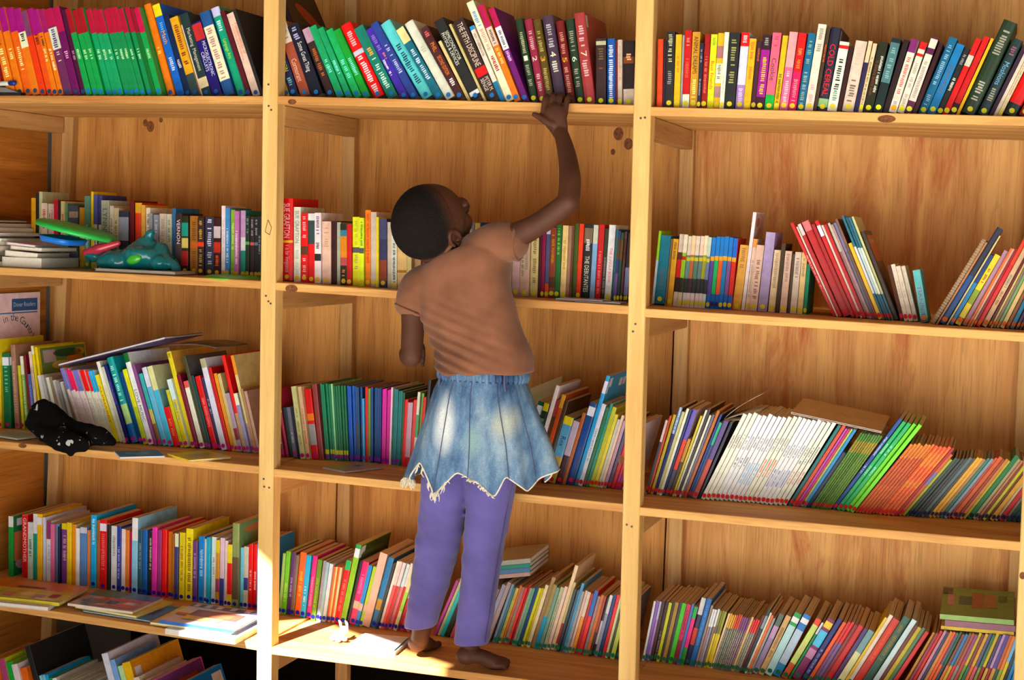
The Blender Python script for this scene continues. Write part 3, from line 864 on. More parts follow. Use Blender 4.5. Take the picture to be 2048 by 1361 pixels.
run('q',2,'R',0.937,1.125,3.5,3.2,0.160,0.160,120,'dc2','paperback_book','''
5.9 170 9c3 .4-1:bcd n |slim lime
24.8 161 178 ~.5-.8:567 |broad teal
4.7 159 765 n |slim brown
13.0 159 da5 ~.05-.3:864 |light orange
13.0 170 c33 0-.25:dcb .25-.35:532 .6-.8:311 .8-1:edc n |red cream-topped
9.5 170 9b3 0-.25:edc .3-.35:b33 .6-.8:221 .8-1:dcb |lime cream-topped
9.5 168 688 0-.27:dcb .3-.35:cb3 .6-.8:222 .8-1:edd |slate cream-topped
9.5 168 a64 0-.27:eca .3-.35:cb3 .6-.8:322 .8-1:edd |brown cream-topped
9.5 168 576 0-.27:dcb .3-.35:cb3 .6-.8:222 .8-1:edd |sage cream-topped
9.5 168 677 0-.27:ecb .3-.35:cb3 .6-.8:222 .8-1:edd |grey cream-topped
9.5 168 994 0-.27:edb .3-.35:cb3 .6-.8:222 .8-1:edd |olive cream-topped
8.3 168 679 0-.27:bcb .3-.35:cb3 .6-.8:222 .8-1:cdd |pale blue cream-topped
9.5 168 548 0-.27:37b .27-.33:da3 .8-1:26b |violet blue-topped
9.5 168 4a6 0-.27:37b .27-.33:da3 .8-1:26b s:226 |green blue-topped
10.6 168 d62 0-.27:37b .27-.33:da3 .8-1:26b s:226 |orange blue-topped
9.5 168 37a 0-.27:27b .27-.33:da3 .8-1:26b |blue yellow-banded
9.5 168 758 0-.27:37b .27-.33:da3 .8-1:26b |purple blue-topped
10.6 168 c43 0-.27:36b .27-.33:da3 .8-1:26b |red blue-topped
''')
run('r',2,'R',1.123,1.297,4.9,1.8,0.170,0.170,120,'dc2','paperback_book','''
19.6 152 da6 ~.05-.35:975 |tan
8.1 226 edd n cov:pat |tall slim white patterned
10.4 168 ecb 0-.12:d96 ~.3-.8:998 |narrow cream
17.3 154 dba ~.2-.85:865 |pinkish tan
21.9 184 a9b |lavender
16.1 145 eca ~.05-.6:987 |pale yellow
9.2 161 432 n |dark slim
16.1 143 dba ~.05-.5:987 |beige
5.8 138 543 n |slim brown
15.0 143 dcb ~.1-.5:877 |ivory
12.7 140 ec9 ~.1-.4:986 |buttery
8.1 115 286 |short green
''')
run('s',2,'R',1.348,1.504,-27.2,-23.2,0.150,0.150,200,'c34','picture_book','''
11.0 234 b22 ~.35-.7:eaa d190 |red pale-edged
5.5 225 ecb n |slim white
12.1 229 a22 0-.12:dcc |red white-topped
24.2 232 a22 .0-.1:c77 |broad crimson
12.1 232 911 |dark crimson
13.2 236 c33 .0-1:b22 L |red library-labelled
6.6 231 edc |slim ivory
12.1 231 a12 |deep red
8.8 231 977 .0-.3:ccb |mauve
7.7 231 a88 |dusty rose
8.8 234 667 .0-.3:779 |blue-grey
8.8 242 643 .0-.25:754 |brown
12.1 186 eb3 |yellow-orange
7.7 250 267 .3-.75:ddd .75-1:156 k:booklet |blue white-banded
8.8 250 256 .3-.75:cdd .75-1:156 k:booklet |teal white-banded
7.7 247 367 .3-.75:eed .75-1:156 k:booklet |slate white-banded
7.7 247 cc9 .75-1:267 k:booklet |cream blue-footed
14.3 214 321 n d180 cov:orange |dark brown
''')
run('t',2,'R',1.508,1.547,-16.0,-16.0,0.150,0.150,120,'d35','paperback_book','''
10.8 129 532 |brown
13.0 129 edc ~.3-.6:cba |left white
13.0 127 edc ~.3-.6:cba |middle white
13.0 127 edc ~.3-.6:cba |right white
''')
run('u',2,'R',1.553,1.571,-11.8,-11.8,0.130,0.130,130,'c73','paperback_book','''
18.2 117 7bb 'TIANNIE'.3-.9:868 .93-1:578 |small turquoise
''')
run('v',2,'R',1.575,1.785,27.9,20.4,0.100,0.100,210,'d72','picture_book','''
14.5 210 b97 n k:spiral_notebook |wire-bound
6.2 203 a75 n |brown slim
18.7 237 223 .5-1:247 |black-navy
5.2 219 cb8 n |cream-edged slim
12.5 171 27a .0-.4:236 |blue
18.7 171 dc2 ~.2-.4:963 .5-.7:892 .9-.95:442 |yellow
13.5 182 a89 |lilac
6.2 188 d74 |slim coral
6.2 190 ca9 |slim beige
7.3 190 822 |slim maroon
12.5 214 c33 .0-.3:d53 |bright red
15.6 214 db9 ~.4-.55:687 ~.6-.75:963 |cream floral
7.3 187 611 |dark maroon
5.2 176 dc8 |slim yellow
8.3 187 876 |khaki
8.3 190 8a7 |sage green
12.5 171 ec9 |cream
10.4 166 964 |brown
13.5 182 48a ~.3-.6:adc |sky blue
9.4 182 655 .5-1:536 |grey-violet
8.3 187 264 |green
12.5 182 c43 .0-.6:467 |red grey-topped
10.4 192 a85 |tan
''')
run('w',3,'L',-0.895,-0.756,-2.0,-10.1,0.192,0.229,200,'b27','picture_book','''
9.7 234 db9 n |cream
9.7 245 dc6 |pale yellow
32.2 207 164 ~.1-.5:7b9 L |broad green
20.9 232 976 ~.2-.8:ca9 |brown
11.3 174 cc5 |lime yellow
14.5 201 8a6 0-.25:ddc ~.3-.8:cdb |green white-topped
9.7 207 723 |maroon
14.5 154 56a ~.2-.8:9ac |blue
12.9 218 dcb ~.2-.5:876 |cream-topped
11.3 234 dc4 0-.1:ddc |mustard
11.3 229 dc3 cov:jungle d230 |yellow jungle-covered
''')
run('x',3,'L',-0.733,-0.619,-14.0,-20.2,0.198,0.184,190,'b27','booklet','''
9.4 160 ddd n |white
7.8 160 bbb n |grey
9.4 157 eed n |bright white
7.8 157 987 n |brownish
9.4 152 ddd n |off-white
9.4 152 aaa n |mid-grey
9.4 149 eee n |plain white
9.4 149 998 n |stone grey
''')
run('y',3,'L',-0.596,-0.494,-22.0,-20.2,0.154,0.147,200,'b27','booklet','''
2*9.2 195 edd 0-.3:77b ~.4-.6:caa n |white periwinkle-topped
2*9.2 195 edd 0-.3:e46 ~.4-.6:caa n |white pink-topped
2*9.2 195 edd 0-.3:77b ~.4-.6:caa n |white periwinkle-topped
3*9.2 195 eed 0-.3:d34 ~.4-.6:caa n |white red-topped
2*9.2 195 eed 0-.3:4ad ~.4-.6:caa n |white sky-topped
''')
run('z',3,'L',-0.489,-0.082,-20.2,-15.2,0.139,0.181,210,'b28','picture_book','''
13.3 186 fd3 'ALPHABET'.15-.72:c72 n |yellow red-lettered
13.3 225 eed ~.3-.6:bba n |white
11.8 209 ccb n |grey-white
10.3 216 226 ~.2-.5:66b |dark indigo
25.0 235 199 .55-.78:bd9 .78-1:36a ~.1-.5:bed H |teal green-banded
17.7 196 247 |navy
16.2 207 dd3 .5-1:bc2 k:reader_book |yellow-lime
19.2 249 eee 'LOVE MUSIC'.4-.75:556 .0-.1:263 |tall white
11.8 222 858 |violet
13.3 196 5aa .5-.7:cb7 .7-1:864 |turquoise
17.7 212 dde .25-1:7bd |white blue-skirted
19.2 215 dda .3-1:6bd cov:sky |cream blue-footed
22.1 107 d42 ~.3-.7:f96 n |short orange-red
11.8 157 cc4 |yellow-green
17.7 183 def .3-1:dc4 ~.3-.6:79a |white yellow-footed
16.2 262 dc4 'Best'.02-.06:333 cov:best d230 |tall yellow
13.3 196 723 |maroon-purple
16.2 183 eed .0-.1:d66 |white
13.3 249 443 cov:grey |tall grey
10.3 196 244 |dark teal
19.2 196 c22 ~.3-.7:e88 |red
11.8 196 335 ~.3-.5:aac |indigo
19.2 246 dde .0-.1:aa8 |tall silver
11.8 225 b33 |dark red
11.8 209 d95 |apricot
11.8 209 cb8 |cream patterned
14.7 157 a9a .6-.8:834 |grey-lilac
11.8 256 d42 .6-1:b97 |tall vermilion
13.3 157 99b .0-.2:eec |pale grey
10.3 255 dc9 .0-.2:e95 .7-1:b9a |tall cream
10.3 170 a86 |tan
10.3 164 b98 |beige
''')
run('A',3,'M',-0.016,0.093,-12.1,-7.2,0.151,0.194,200,'a27','picture_book','''
7.0 149 d62 n |orange-red
11.2 179 713 .0-.35:ddc ~.4-.8:dc9 |maroon white-topped
9.8 179 934 .0-.35:ddd |crimson white-topped
14.1 128 122 n |black
12.7 131 667 ~.5-.7:bbb |grey
8.4 128 223 n |black-blue
16.9 190 cc9 ~.3-.8:986 |cream comic
12.7 186 db9 ~.3-.8:a65 |tan comic
25.3 179 c22 .35-.45:e83 .5-.8:999 |bright red
16.9 192 844 n |brown-red
''')
run('B',3,'M',0.094,0.207,-6.6,-1.7,0.195,0.223,190,'829','booklet','''
4*7.8 195 175 .86-.92:cc4 |dark green
1*7.8 195 9c9 .86-.92:cc4 |pale green
5*7.8 195 164 .86-.92:cc4 |dark green
3*7.8 193 15a |royal blue
3*7.8 193 147 .5-.8:345 |blue
1*7.0 164 5ad |light blue
1*9.7 193 c32 n |red
1*8.4 190 793 |olive green
''')
run('C',3,'M',0.208,0.408,-1.7,5.3,0.223,0.207,190,'82a','booklet','''
3*10.2 194 147 |deep blue
1*8.2 194 137 |navy
4*8.2 192 c39 |magenta
1*5.4 199 edd n |slim white
4*8.2 192 177 |teal
1*8.2 186 153 n |bottle green
1*12.2 171 d43 n |scarlet
1*19.0 163 cab .85-1:c33 n |dusty pink
1*12.2 171 d55 n |coral red
1*9.5 192 eed .3-.6:5a7 n |white green-marked
1*9.5 192 7a5 n |spring green
1*12.2 179 c42 n |orange-red
1*10.9 227 222 n d230 |tall black
7*9.5 179 976 n |brown
''')
run('D',3,'M',0.603,0.884,14.0,15.0,0.167,0.181,210,'c22','picture_book','''
12.6 185 876 |fawn
17.6 204 254 ~.3-.8:894 L |dark green
16.4 197 232 .0-.1:cb3 ~.2-.6:8a7 |green-black yellow-topped
11.3 247 edd ~.5-.9:b98 |tall white
11.3 210 944 .2-.5:532 |rusty red
11.3 222 b52 .0-.15:c95 |burnt orange
11.3 210 432 |dark brown
25.2 170 69b .0-.12:dc4 .6-1:b95 'Rex'.3-.45:234 |pale blue yellow-topped
17.6 160 bab .55-1:422 |lilac
8.8 185 a64 n |brown slim
21.4 210 247 .25-1:248 L |blue library-labelled
11.3 281 29c L cov:blue d230 |tall sky blue
11.3 210 dde ~.3-.7:8a9 |white
8.8 204 364 |green
7.5 210 187 |teal slim
11.3 204 bb4 |olive
10.1 185 dc4 |bright yellow
7.5 173 ccb |grey-white slim
7.5 185 ecb |cream slim
8.8 173 b9a |mauve
10.1 173 546 |dark violet
11.3 160 c33 |red
7.5 148 258 .5-.75:d43 .75-1:b4a |blue multi-banded
10.1 167 a35 |raspberry
7.5 167 edd |white slim
''')
run('E',3,'R',0.937,1.070,13.3,20.9,0.175,0.174,200,'c12','picture_book','''
7.2 181 dcc .3-1:334 |white navy-footed
6.0 193 b53 |brick
8.4 199 ba4 |mustard
9.6 217 226 0-.3:68b ~.0-.3:eee |navy blue-striped
8.4 211 cc9 |cream
7.2 217 eed |white
6.0 217 236 |navy
12.1 217 dcd .35-1:d53 .0-.35:65a .7-1:556 |violet-topped orange
9.6 145 b84 .4-1:432 |brown
6.0 205 cb5 |olive slim
6.0 223 eed |slim white
7.2 223 322 |black
6.0 211 ddc |off-white
7.2 211 667 |grey
8.4 223 a63 |tan-brown
6.0 217 137 |dark blue
8.4 193 4a8 .3-1:247 |green-blue
14.5 199 547 .5-.9:b54 .9-1:a78 |lilac red-footed
8.4 199 223 n |black slim
''')
run('F',3,'R',1.072,1.271,23.7,28.1,0.168,0.183,200,'d12','booklet','''
3*10.8 229 eed ~.25-.4:988 |white
3*10.8 229 eee ~.25-.4:988 ~.5-.6:666 |white
3*10.8 229 eee ~.25-.4:999 ~.55-.8:8be |white
3*10.8 229 eed ~.25-.4:999 ~.5-.7:d75 |white
4*10.8 229 eee ~.3-.45:888 ~.6-.8:66a |white
3*10.8 226 eed ~.3-.5:888 ~.6-.75:d99 |white
''')
run('G',3,'R',1.273,1.372,28.5,31.6,0.184,0.188,200,'c22','booklet','''
1*9.2 221 166 |teal
1*9.2 219 c53 |terracotta
1*5.7 216 a5a |mauve
1*5.7 216 b36 |rose
1*5.7 214 cd8 |pale lime
1*8.0 216 38b |sky blue
1*9.2 153 124 n |navy
9*5.3 209 473 .1-.25:a83 .3-.9:573 ~.04-.94:9b4 ~.04-.94:351 |green patterned
''')
run('H',3,'R',1.372,1.426,32.7,34.2,0.188,0.169,200,'c22','booklet','''
1*10.2 258 148 ~.2-.4:bcd ~.5-.6:bcd |long royal blue
2*10.2 255 1a6 ~.25-.36:bfd ~.5-.6:bfd |long emerald
2*10.2 253 8d3 |long lime
''')
run('I',3,'R',1.427,1.531,34.9,35.8,0.170,0.179,190,'c22','booklet','''
7*7.6 204 b52 .0-.2:d83 .3-.5:b52 .6-.9:c62 ~.03-.93:e92 ~.03-.93:931 |orange patterned
4*9.1 202 d62 .1-.3:e83 .5-.6:e83 ~.03-.93:fa3 ~.03-.93:b41 |bright orange patterned
1*6.7 202 923 n |dark red slim
1*8.9 184 c63 .3-.5:77a |orange blue-flecked
''')
run('J',3,'R',1.531,1.790,35.8,30.3,0.186,0.239,150,'114','booklet','''
1*8.7 166 aa4 n |olive
2*8.7 170 343 |dark green
2*7.6 170 333 |charcoal
1*9.8 172 566 |slate
1*7.6 170 444 |dark grey
2*8.7 172 da3 |golden
1*7.6 170 a86 |tan
1*8.7 172 476 |jade
1*8.7 172 89a |blue-grey
1*6.5 176 b53 .0-.1:d64 |brick orange
1*12.0 176 c63 |orange
1*7.6 170 943 |rust
1*7.6 170 c85 |peach brown
1*7.6 164 cb4 n |yellow
1*13.1 176 274 |kelly green
1*8.7 170 ba8 |stone
1*6.5 170 b86 |beige
1*6.5 170 832 |mahogany
1*8.7 176 cc5 |lemon
1*6.5 170 742 |umber
1*12.0 176 da5 |apricot
1*7.6 170 cb9 |cream
1*13.1 170 b22 .0-.2:ba9 .3-.4:b88 |scarlet
1*6.5 164 876 |brown-grey
2*10.9 159 243 |green-black
1*10.9 159 123 |black
''')
run('K',4,'L',-0.896,-0.121,-0.7,-0.1,0.249,0.270,200,'229','picture_book','''
17.2 169 184 0-.18:ddd cov:lamb d200 n |green lamb-covered
25.0 139 000 G |gap
21.9 178 b22 'GRANDMOTHER'.05-.75:ecc .0-.02:c55 n |red pale-lettered
18.8 161 bcb .0-.2:ccc ~.3-.6:455 n |pale green
14.1 189 387 0-.3:ddd n |teal white-topped
17.2 189 eb4 n L |amber library-labelled
9.4 178 ccd n |silver
17.2 169 ddd 0-.3:846 ~.4-.8:aab n |white purple-topped
14.1 164 c79 n |rose pink
9.4 164 69b n |blue
7.8 160 223 n |black slim
21.9 169 748 0-.1:dc4 ~.2-.6:ba9 n |purple yellow-topped
15.6 175 ec5 n |yellow
12.5 169 dc9 .0-1:e93 n |orange
12.5 161 eee n |white
23.5 167 68b .0-.1:ccd n |cornflower blue
9.4 161 c86 n |salmon slim
18.8 203 4ad ~.05-.4:cef |light blue
10.9 189 964 n |brown
23.5 192 c12 ~.2-.7:e77 L |bright red
9.4 180 222 n |black
20.3 178 ddd ~.1-.5:888 |white dark-lettered
14.1 180 349 ~.3-.8:aac |blue-violet
12.5 175 edd |bright white
12.5 175 d85 |orange-pink
9.4 172 a35 |raspberry
18.8 208 9ce .0-.3:eee |sky and white
14.1 178 356 ~.2-.6:89a |slate blue
15.6 180 36a |denim blue
14.1 178 322 ~.1-.6:cb9 |black gold-lettered
17.2 189 d5a |hot pink
14.1 183 947 |purple-pink
15.6 186 d42 |orange-red
14.1 183 c72 |caramel
9.4 180 963 |chestnut
12.5 183 447 .0-.2:eec |navy
17.2 186 dc5 ~.2-.7:a73 |pale yellow
23.5 197 fd4 ~.1-.9:863 |broad yellow
15.6 164 647 ~.2-.6:b9b |violet
20.3 183 28c ~.2-.6:bdf |bright blue
7.8 175 ddd |white slim
12.5 183 3ac |cyan
14.1 183 dee ~.3-.6:999 |pale white
12.5 180 c95 .0-.2:dc5 .6-.8:946 |multicoloured
14.1 183 dcd .6-1:348 |lilac
9.4 178 edd |pinkish white
15.6 169 d32 .0-.3:fd3 .8-1:fd3 |red yellow-ended
21.9 230 896 .4-.9:654 cov:garden d220 |green garden-covered
10.9 167 8ce |ice blue
14.1 167 ccb .5-.7:448 |grey-cream
12.5 178 d22 ~.4-.7:ecc |left red of the pair
12.5 178 d22 ~.4-.7:ecc |right red of the pair
12.5 178 29d |blue-cyan
''')
run('L',4,'M',-0.067,0.096,3.5,7.5,0.270,0.270,190,'12a','reader_book','''
10.2 165 9b7 |pale green
14.5 171 7b4 ~.5-.8:bd8 |lime green
14.5 168 536 ~.4-.7:a9c |violet
11.6 165 765 |brown-grey
21.8 173 f71 ~.3-.7:fb6 |orange
17.4 171 2ad ~.5-.8:bef |bright cyan
16.0 168 d48 ~.3-.8:f9b |hot pink
16.0 165 683 ~.3-.8:9b5 |moss green
11.6 162 99a |grey
10.2 160 9bc |grey-blue
11.6 160 cdf |ice white
7.3 152 d75 |coral
5.8 152 dc9 |cream
7.3 152 c64 |terracotta
7.3 149 eca |buff
''')
run('M',4,'M',0.096,0.308,10.3,17.5,0.270,0.270,190,'12a','reader_book','''
15.5 171 d33 .0-.15:3a6 ~.3-.8:f88 |red green-topped
15.5 222 8b4 .0-.15:295 cov:green d220 L |tall green
7.1 176 222 n |black slim
18.3 173 d27 .63-.75:cba ~.2-.5:f8b |magenta
11.3 168 38c .63-.75:cba |azure
8.5 165 ac4 .63-.75:cba |lime
21.2 203 dba n |broad beige
15.5 192 27a .6-.75:b95 |ocean blue
7.1 179 333 |black white-lettered
7.1 189 eed |white
8.5 187 dcc .35-1:d66 |white red-footed
8.5 187 edd .35-1:c44 |white crimson-footed
8.5 184 def .35-1:e88 |white pink-footed
8.5 184 edd .35-1:b22 |white maroon-footed
9.9 184 dda .4-.7:ad6 |cream lime-marked
7.1 181 eee .5-1:c33 |white scarlet-footed
8.5 176 d66 |salmon
8.5 176 c33 |scarlet
8.5 169 e99 |rose
''')
run('N',4,'M',0.375,0.528,21.3,19.0,0.269,0.267,190,'138','reader_book','''
8.1 161 b59 n |orchid
8.1 201 dda n |cream
10.9 190 5cc n |turquoise
13.6 107 332 n |short dark
9.5 134 d77 n |coral
9.5 134 c65 n |brick
8.1 120 447 |blue-violet
10.9 127 738 |purple
40.7 147 876 n |broad brown
10.9 161 99a n |grey
10.9 167 a99 n |mauve grey
''')
run('O',4,'M',0.529,0.877,17.0,11.1,0.270,0.250,190,'175','reader_book','''
9.1 162 89a |grey-blue
7.8 155 478 |steel blue
9.1 153 dc7 ~.1-.9:b84 |yellow patterned
7.8 158 c75 |salmon
10.4 155 a88 .5-1:a97 |brown speckled
7.8 158 d55 |coral
9.1 161 c23 |crimson
7.8 158 9a9 |grey green
7.8 158 7a8 |sage
10.4 162 247 |navy
7.8 158 dd4 |yellow
9.1 158 dc5 |lemon
10.4 168 edb |ivory
11.7 192 a86 n |tall brown
13.0 171 293 .0-.5:985 .5-1:29b |teal olive-topped
10.4 166 798 |grey-green
11.7 166 bb9 ~.2-.8:787 |pale speckled
10.4 171 ecb |cream
11.7 228 eca |tall cream
7.8 181 cb8 .6-.9:a33 |tan
9.1 166 233 |black-green
7.8 166 456 |slate
9.1 184 59b |pale blue
9.1 166 999 |grey
7.8 166 dba |beige pink
10.4 163 e93 .0-.4:dcb |amber
9.1 161 a23 |dark red
13.0 168 d32 .0-.4:36a |red blue-topped
9.1 155 988 |dove grey
10.4 158 c73 |orange-brown
7.8 158 942 .6-1:322 |dark rust
6.5 153 322 .4-.8:ddd |black
10.4 163 99a .0-.3:ddd |silver
10.4 163 136 |deep blue
10.4 166 d43 |vermilion
7.8 163 dda |pale cream
7.8 166 443 |olive black
13.0 162 cd7 |pale lime
11.7 155 536 |plum
7.8 155 667 |grey slim
''')
run('P',4,'R',0.925,1.097,8.9,13.7,0.270,0.258,190,'164','reader_book','''
6.2 154 ddd |white
8.7 154 86a |lavender
6.2 154 ccd .3-1:b9c |lilac
8.7 156 422 |dark brown
9.9 154 311 ~.5-.9:887 |black brown-lettered
8.7 154 cc5 |straw yellow
7.5 156 443 |olive black
9.9 156 a85 |brown
7.5 156 444 |dark grey slim
12.4 156 6c5 |spring green
12.4 154 823 .0-.6:c26 ~.1-.5:734 |magenta
7.5 159 57a |steel blue
11.2 151 e48 .0-.2:4a5 .7-1:393 |pink green-ended
13.7 171 224 .0-.25:ddd .45-.7:c54 |navy white-topped
16.1 174 26a ~.1-.7:69c |blue
6.2 161 987 |grey-brown
6.2 151 a88 .0-.3:eee |mauve white-topped
6.2 151 99a .0-.3:eee |grey white-topped
6.2 151 876 .0-.3:eee |brown white-topped
6.2 149 765 .4-1:ec2 .0-.25:882 |yellow black-topped
6.2 149 774 .4-1:dc2 .0-.25:882 |gold black-topped
6.2 146 984 .4-1:ec3 .0-.25:992 |lemon olive-topped
''')
run('Q',4,'R',1.097,1.198,15.2,20.6,0.258,0.249,180,'164','booklet','''
1*6.1 147 eca |cream
3*5.6 145 776 .0-.25:da4 ~.3-.9:bba |striped grey amber-topped
3*5.6 145 776 .0-.25:c53 ~.3-.9:bba |striped grey red-topped
4*5.6 142 766 .0-.25:747 ~.3-.9:cbb |striped grey purple-topped
1*7.3 145 db8 |tan
3*6.1 140 887 .0-.25:d43 ~.3-.9:ccb |striped grey scarlet-topped
1*7.3 152 621 |dark red
1*8.5 170 233 .1-.3:899 |black teal-topped
1*6.1 162 ddc |white
1*7.3 160 d73 |orange
1*7.3 152 999 |grey
''')
run('R',4,'R',1.198,1.267,21.1,24.7,0.249,0.246,190,'164','reader_book','''
13.1 159 b9b .4-.9:98a .0-.2:565 |lilac patterned
13.1 161 ca7 ~.2-.7:865 |tan spotted
16.7 169 bdd .0-.2:295 .07-.15:eee |white green-topped
17.9 171 bcd .0-.25:27b .06-.14:eee .8-1:38b |white blue-topped
''')
run('S',4,'R',1.269,1.526,26.7,28.2,0.243,0.227,190,'164','reader_book','''
17.4 170 cd8 .0-.1:d53 .75-1:c64 ~.4-.6:dba |lime red-topped
6.9 161 385 .0-.2:ddd |green slim
23.1 170 725 .05-.15:ec6 .2-.45:6bd .5-.65:b8a |maroon blue-flowered
15.0 170 226 ~.5-.9:99b |dark navy
10.4 170 d63 |orange
9.3 170 857 .0-.35:c44 |purple red-topped
9.3 170 769 .0-.35:d44 |violet red-topped
9.3 164 733 |maroon
16.2 164 b12 |deep scarlet
11.6 158 436 .5-1:425 |indigo
17.4 156 dda .0-.4:799 |cream grey-topped
6.9 195 db3 |amber
11.6 201 edc |tall ivory
20.8 188 b42 ~.1-.6:d64 |red-brown lettered
20.8 195 354 ~.1-.6:874 |green gold-lettered
13.9 195 bcc .0-1:cdd |pale blue-white
9.3 182 632 |dark mahogany
10.4 176 ba4 |olive yellow
10.4 176 575 |dull green
11.6 170 b22 |red
''')
run('T',4,'R',1.542,1.794,25.1,14.1,0.225,0.229,180,'164','booklet','''
1*7.7 165 b84 |amber brown
1*7.7 165 834 |plum
1*8.8 171 c43 |brick red
1*7.7 171 b89 |dusty pink
1*7.7 167 235 |navy
1*8.8 167 c85 |apricot
1*7.7 167 d62 |orange
1*7.7 167 556 .5-1:d63 |violet orange-footed
1*7.7 167 253 .5-1:245 |green blue-footed
1*7.7 167 743 .5-1:c73 |rust
1*7.7 167 37a .5-1:ca4 |blue gold-footed
1*7.7 167 754 .5-1:c44 |brown red-footed
1*7.7 167 a54 .5-1:887 |coral grey-footed
1*8.8 167 847 .4-1:a44 |purple red-footed
1*7.7 167 dc4 .5-1:7a5 |yellow green-footed
1*7.7 167 733 .5-1:365 |maroon green-footed
1*8.8 167 da4 .5-1:d73 |amber orange-footed
1*8.8 167 557 .5-1:c67 |slate pink-footed
1*7.7 167 364 .5-1:783 |green olive-footed
1*8.8 167 ec5 .5-1:a32 |yellow red-footed
1*7.7 167 436 .5-1:ca4 |indigo gold-footed
1*7.7 167 b9b .5-1:922 |lilac red-footed
1*8.8 167 548 .5-1:c95 |violet tan-footed
1*7.7 167 b64 .5-1:254 |copper green-footed
1*7.7 167 d85 .5-1:9a4 |peach lime-footed
1*8.8 167 8bd .4-1:dc3 |sky yellow-footed
1*7.7 167 345 .5-1:222 |charcoal
1*8.8 167 7b9 .4-1:28b |mint blue-footed
1*11.0 167 28c |azure
1*11.0 177 2ad |cyan
''')
run('U',5,'L',-0.776,-0.652,-14.0,-17.2,0.100,0.100,180,'164','reader_book','''
12.6 277 e83 .0-.3:d64 n |orange
12.6 277 cd5 .0-.3:a57 n |lime purple-topped
12.6 277 8c5 .0-.3:4a5 n |green
11.1 277 edd n |white
12.6 270 d74 n |coral
''')
run('V',5,'L',-0.663,-0.412,-17.9,-19.1,0.120,0.120,200,'164','booklet','''
1*18.5 327 222 n d260 |tall black
2*9.3 254 9cd n |pale blue
1*10.8 254 4ad n |sky blue
1*10.8 251 395 n |green
1*13.9 248 eee n |bright white
9*11.6 246 eed .0-.08:222 n |white black-cornered
5*9.3 230 8dd .0-.1:233 n |turquoise black-cornered
''')
run('W',5,'L',-0.403,-0.177,-18.4,-20.2,0.120,0.120,210,'164','picture_book','''
14.9 341 dde n d250 |tall white
11.9 327 8ad n |light blue
11.9 314 bda n |mint
17.9 327 eb3 cov:amber d250 n |broad amber
14.9 295 dcb n |cream
13.4 288 edd n |ivory
20.8 295 d7a cov:purple d240 n |pink-backed
8.9 255 ccb n |grey-white
8.9 251 db9 n |tan
7.4 249 998 n |dull grey
17.9 282 28b cov:bluebook d230 n |blue
''')
run('X',5,'M',0.231,0.389,14.3,16.6,0.160,0.160,250,'164','folder','''
12.3 289 975 n |brown paper
11.0 283 b63 n |orange-brown
11.0 283 c85 n |tan
11.0 283 a74 n |dark tan
12.3 276 b63 n |rust
12.3 276 796 n |grey-green
16.4 276 ba8 n |grey-beige
16.4 283 c95 n |straw
19.2 276 c63 n |orange
''')

# ------------------------------------------------------------------ the child
V = Vector
def add_tube(vs_, fs, pts, rad, n=16, flat=None):
    """closed tapering tube through pts, rounded ends; flat = (axis vector, factor) squeezes it"""
    pts = [V(p) for p in pts]
    # densify
    P, Rr = [], []
    for i in range(len(pts) - 1):
        p0 = pts[max(0, i - 1)]; p1 = pts[i]; p2 = pts[i + 1]; p3 = pts[min(len(pts) - 1, i + 2)]
        for k in range(5):
            t = k / 5.0
            P.append(0.5 * ((2 * p1) + (p2 - p0) * t + (2 * p0 - 5 * p1 + 4 * p2 - p3) * t * t + (3 * p1 - p0 - 3 * p2 + p3) * t ** 3))
            Rr.append(rad[i] + (rad[i + 1] - rad[i]) * t)
    P.append(pts[-1]); Rr.append(rad[-1])
    d0 = (P[1] - P[0]).normalized(); d1 = (P[-1] - P[-2]).normalized()
    head = [(P[0] - d0 * rad[0] * math.cos(a), rad[0] * math.sin(a)) for a in (0.25, 0.7, 1.15)]
    tail = [(P[-1] + d1 * rad[-1] * math.cos(a), rad[-1] * math.sin(a)) for a in (1.15, 0.7, 0.25)]
    seq = head + list(zip(P, Rr)) + tail
    up = V((0, 0, 1)) if abs(d0.z) < 0.8 else V((1, 0, 0))
    base = len(vs_)
    for i, (p, r) in enumerate(seq):
        a = seq[max(0, i - 1)][0]; b = seq[min(len(seq) - 1, i + 1)][0]
        d = (b - a).normalized()
        u = (up - d * up.dot(d)).normalized(); up = u; w = d.cross(u)
        for k in range(n):
            ang = 2 * math.pi * k / n
            off = u * math.cos(ang) * r + w * math.sin(ang) * r
            if flat: ax = V(flat[0]).normalized(); off = off - ax * off.dot(ax) * (1 - flat[1])
            vs_.append(tuple(p + off))
    m = len(seq)
    for i in range(m - 1):
        for k in range(n):
            a = base + i * n + k; b = base + i * n + (k + 1) % n
            fs.append((a, b, b + n, a + n))
    fs.append(tuple(base + k for k in range(n - 1, -1, -1)))
    fs.append(tuple(base + (m - 1) * n + k for k in range(n)))

def add_ell(vs_, fs, c, ax, rad, nu=20, nv=12):
    """ellipsoid: centre, three axis vectors, three radii"""
    c = V(c); base = len(vs_)
    A = [V(a) * r for a, r in zip(ax, rad)]
    for j in range(1, nv):
        th = math.pi * j / nv
        for i in range(nu):
            ph = 2 * math.pi * i / nu
            vs_.append(tuple(c + A[0] * (math.sin(th) * math.cos(ph)) + A[1] * (math.sin(th) * math.sin(ph)) + A[2] * math.cos(th)))
    for j in range(nv - 2):
        for i in range(nu):
            a = base + j * nu + i; b = base + j * nu + (i + 1) % nu
            fs.append((a, a + nu, b + nu, b))
    t = len(vs_); vs_.append(tuple(c + A[2])); vs_.append(tuple(c - A[2]))
    for i in range(nu):
        fs.append((t, base + i, base + (i + 1) % nu))
        fs.append((t + 1, base + (nv - 2) * nu + (i + 1) % nu, base + (nv - 2) * nu + i))

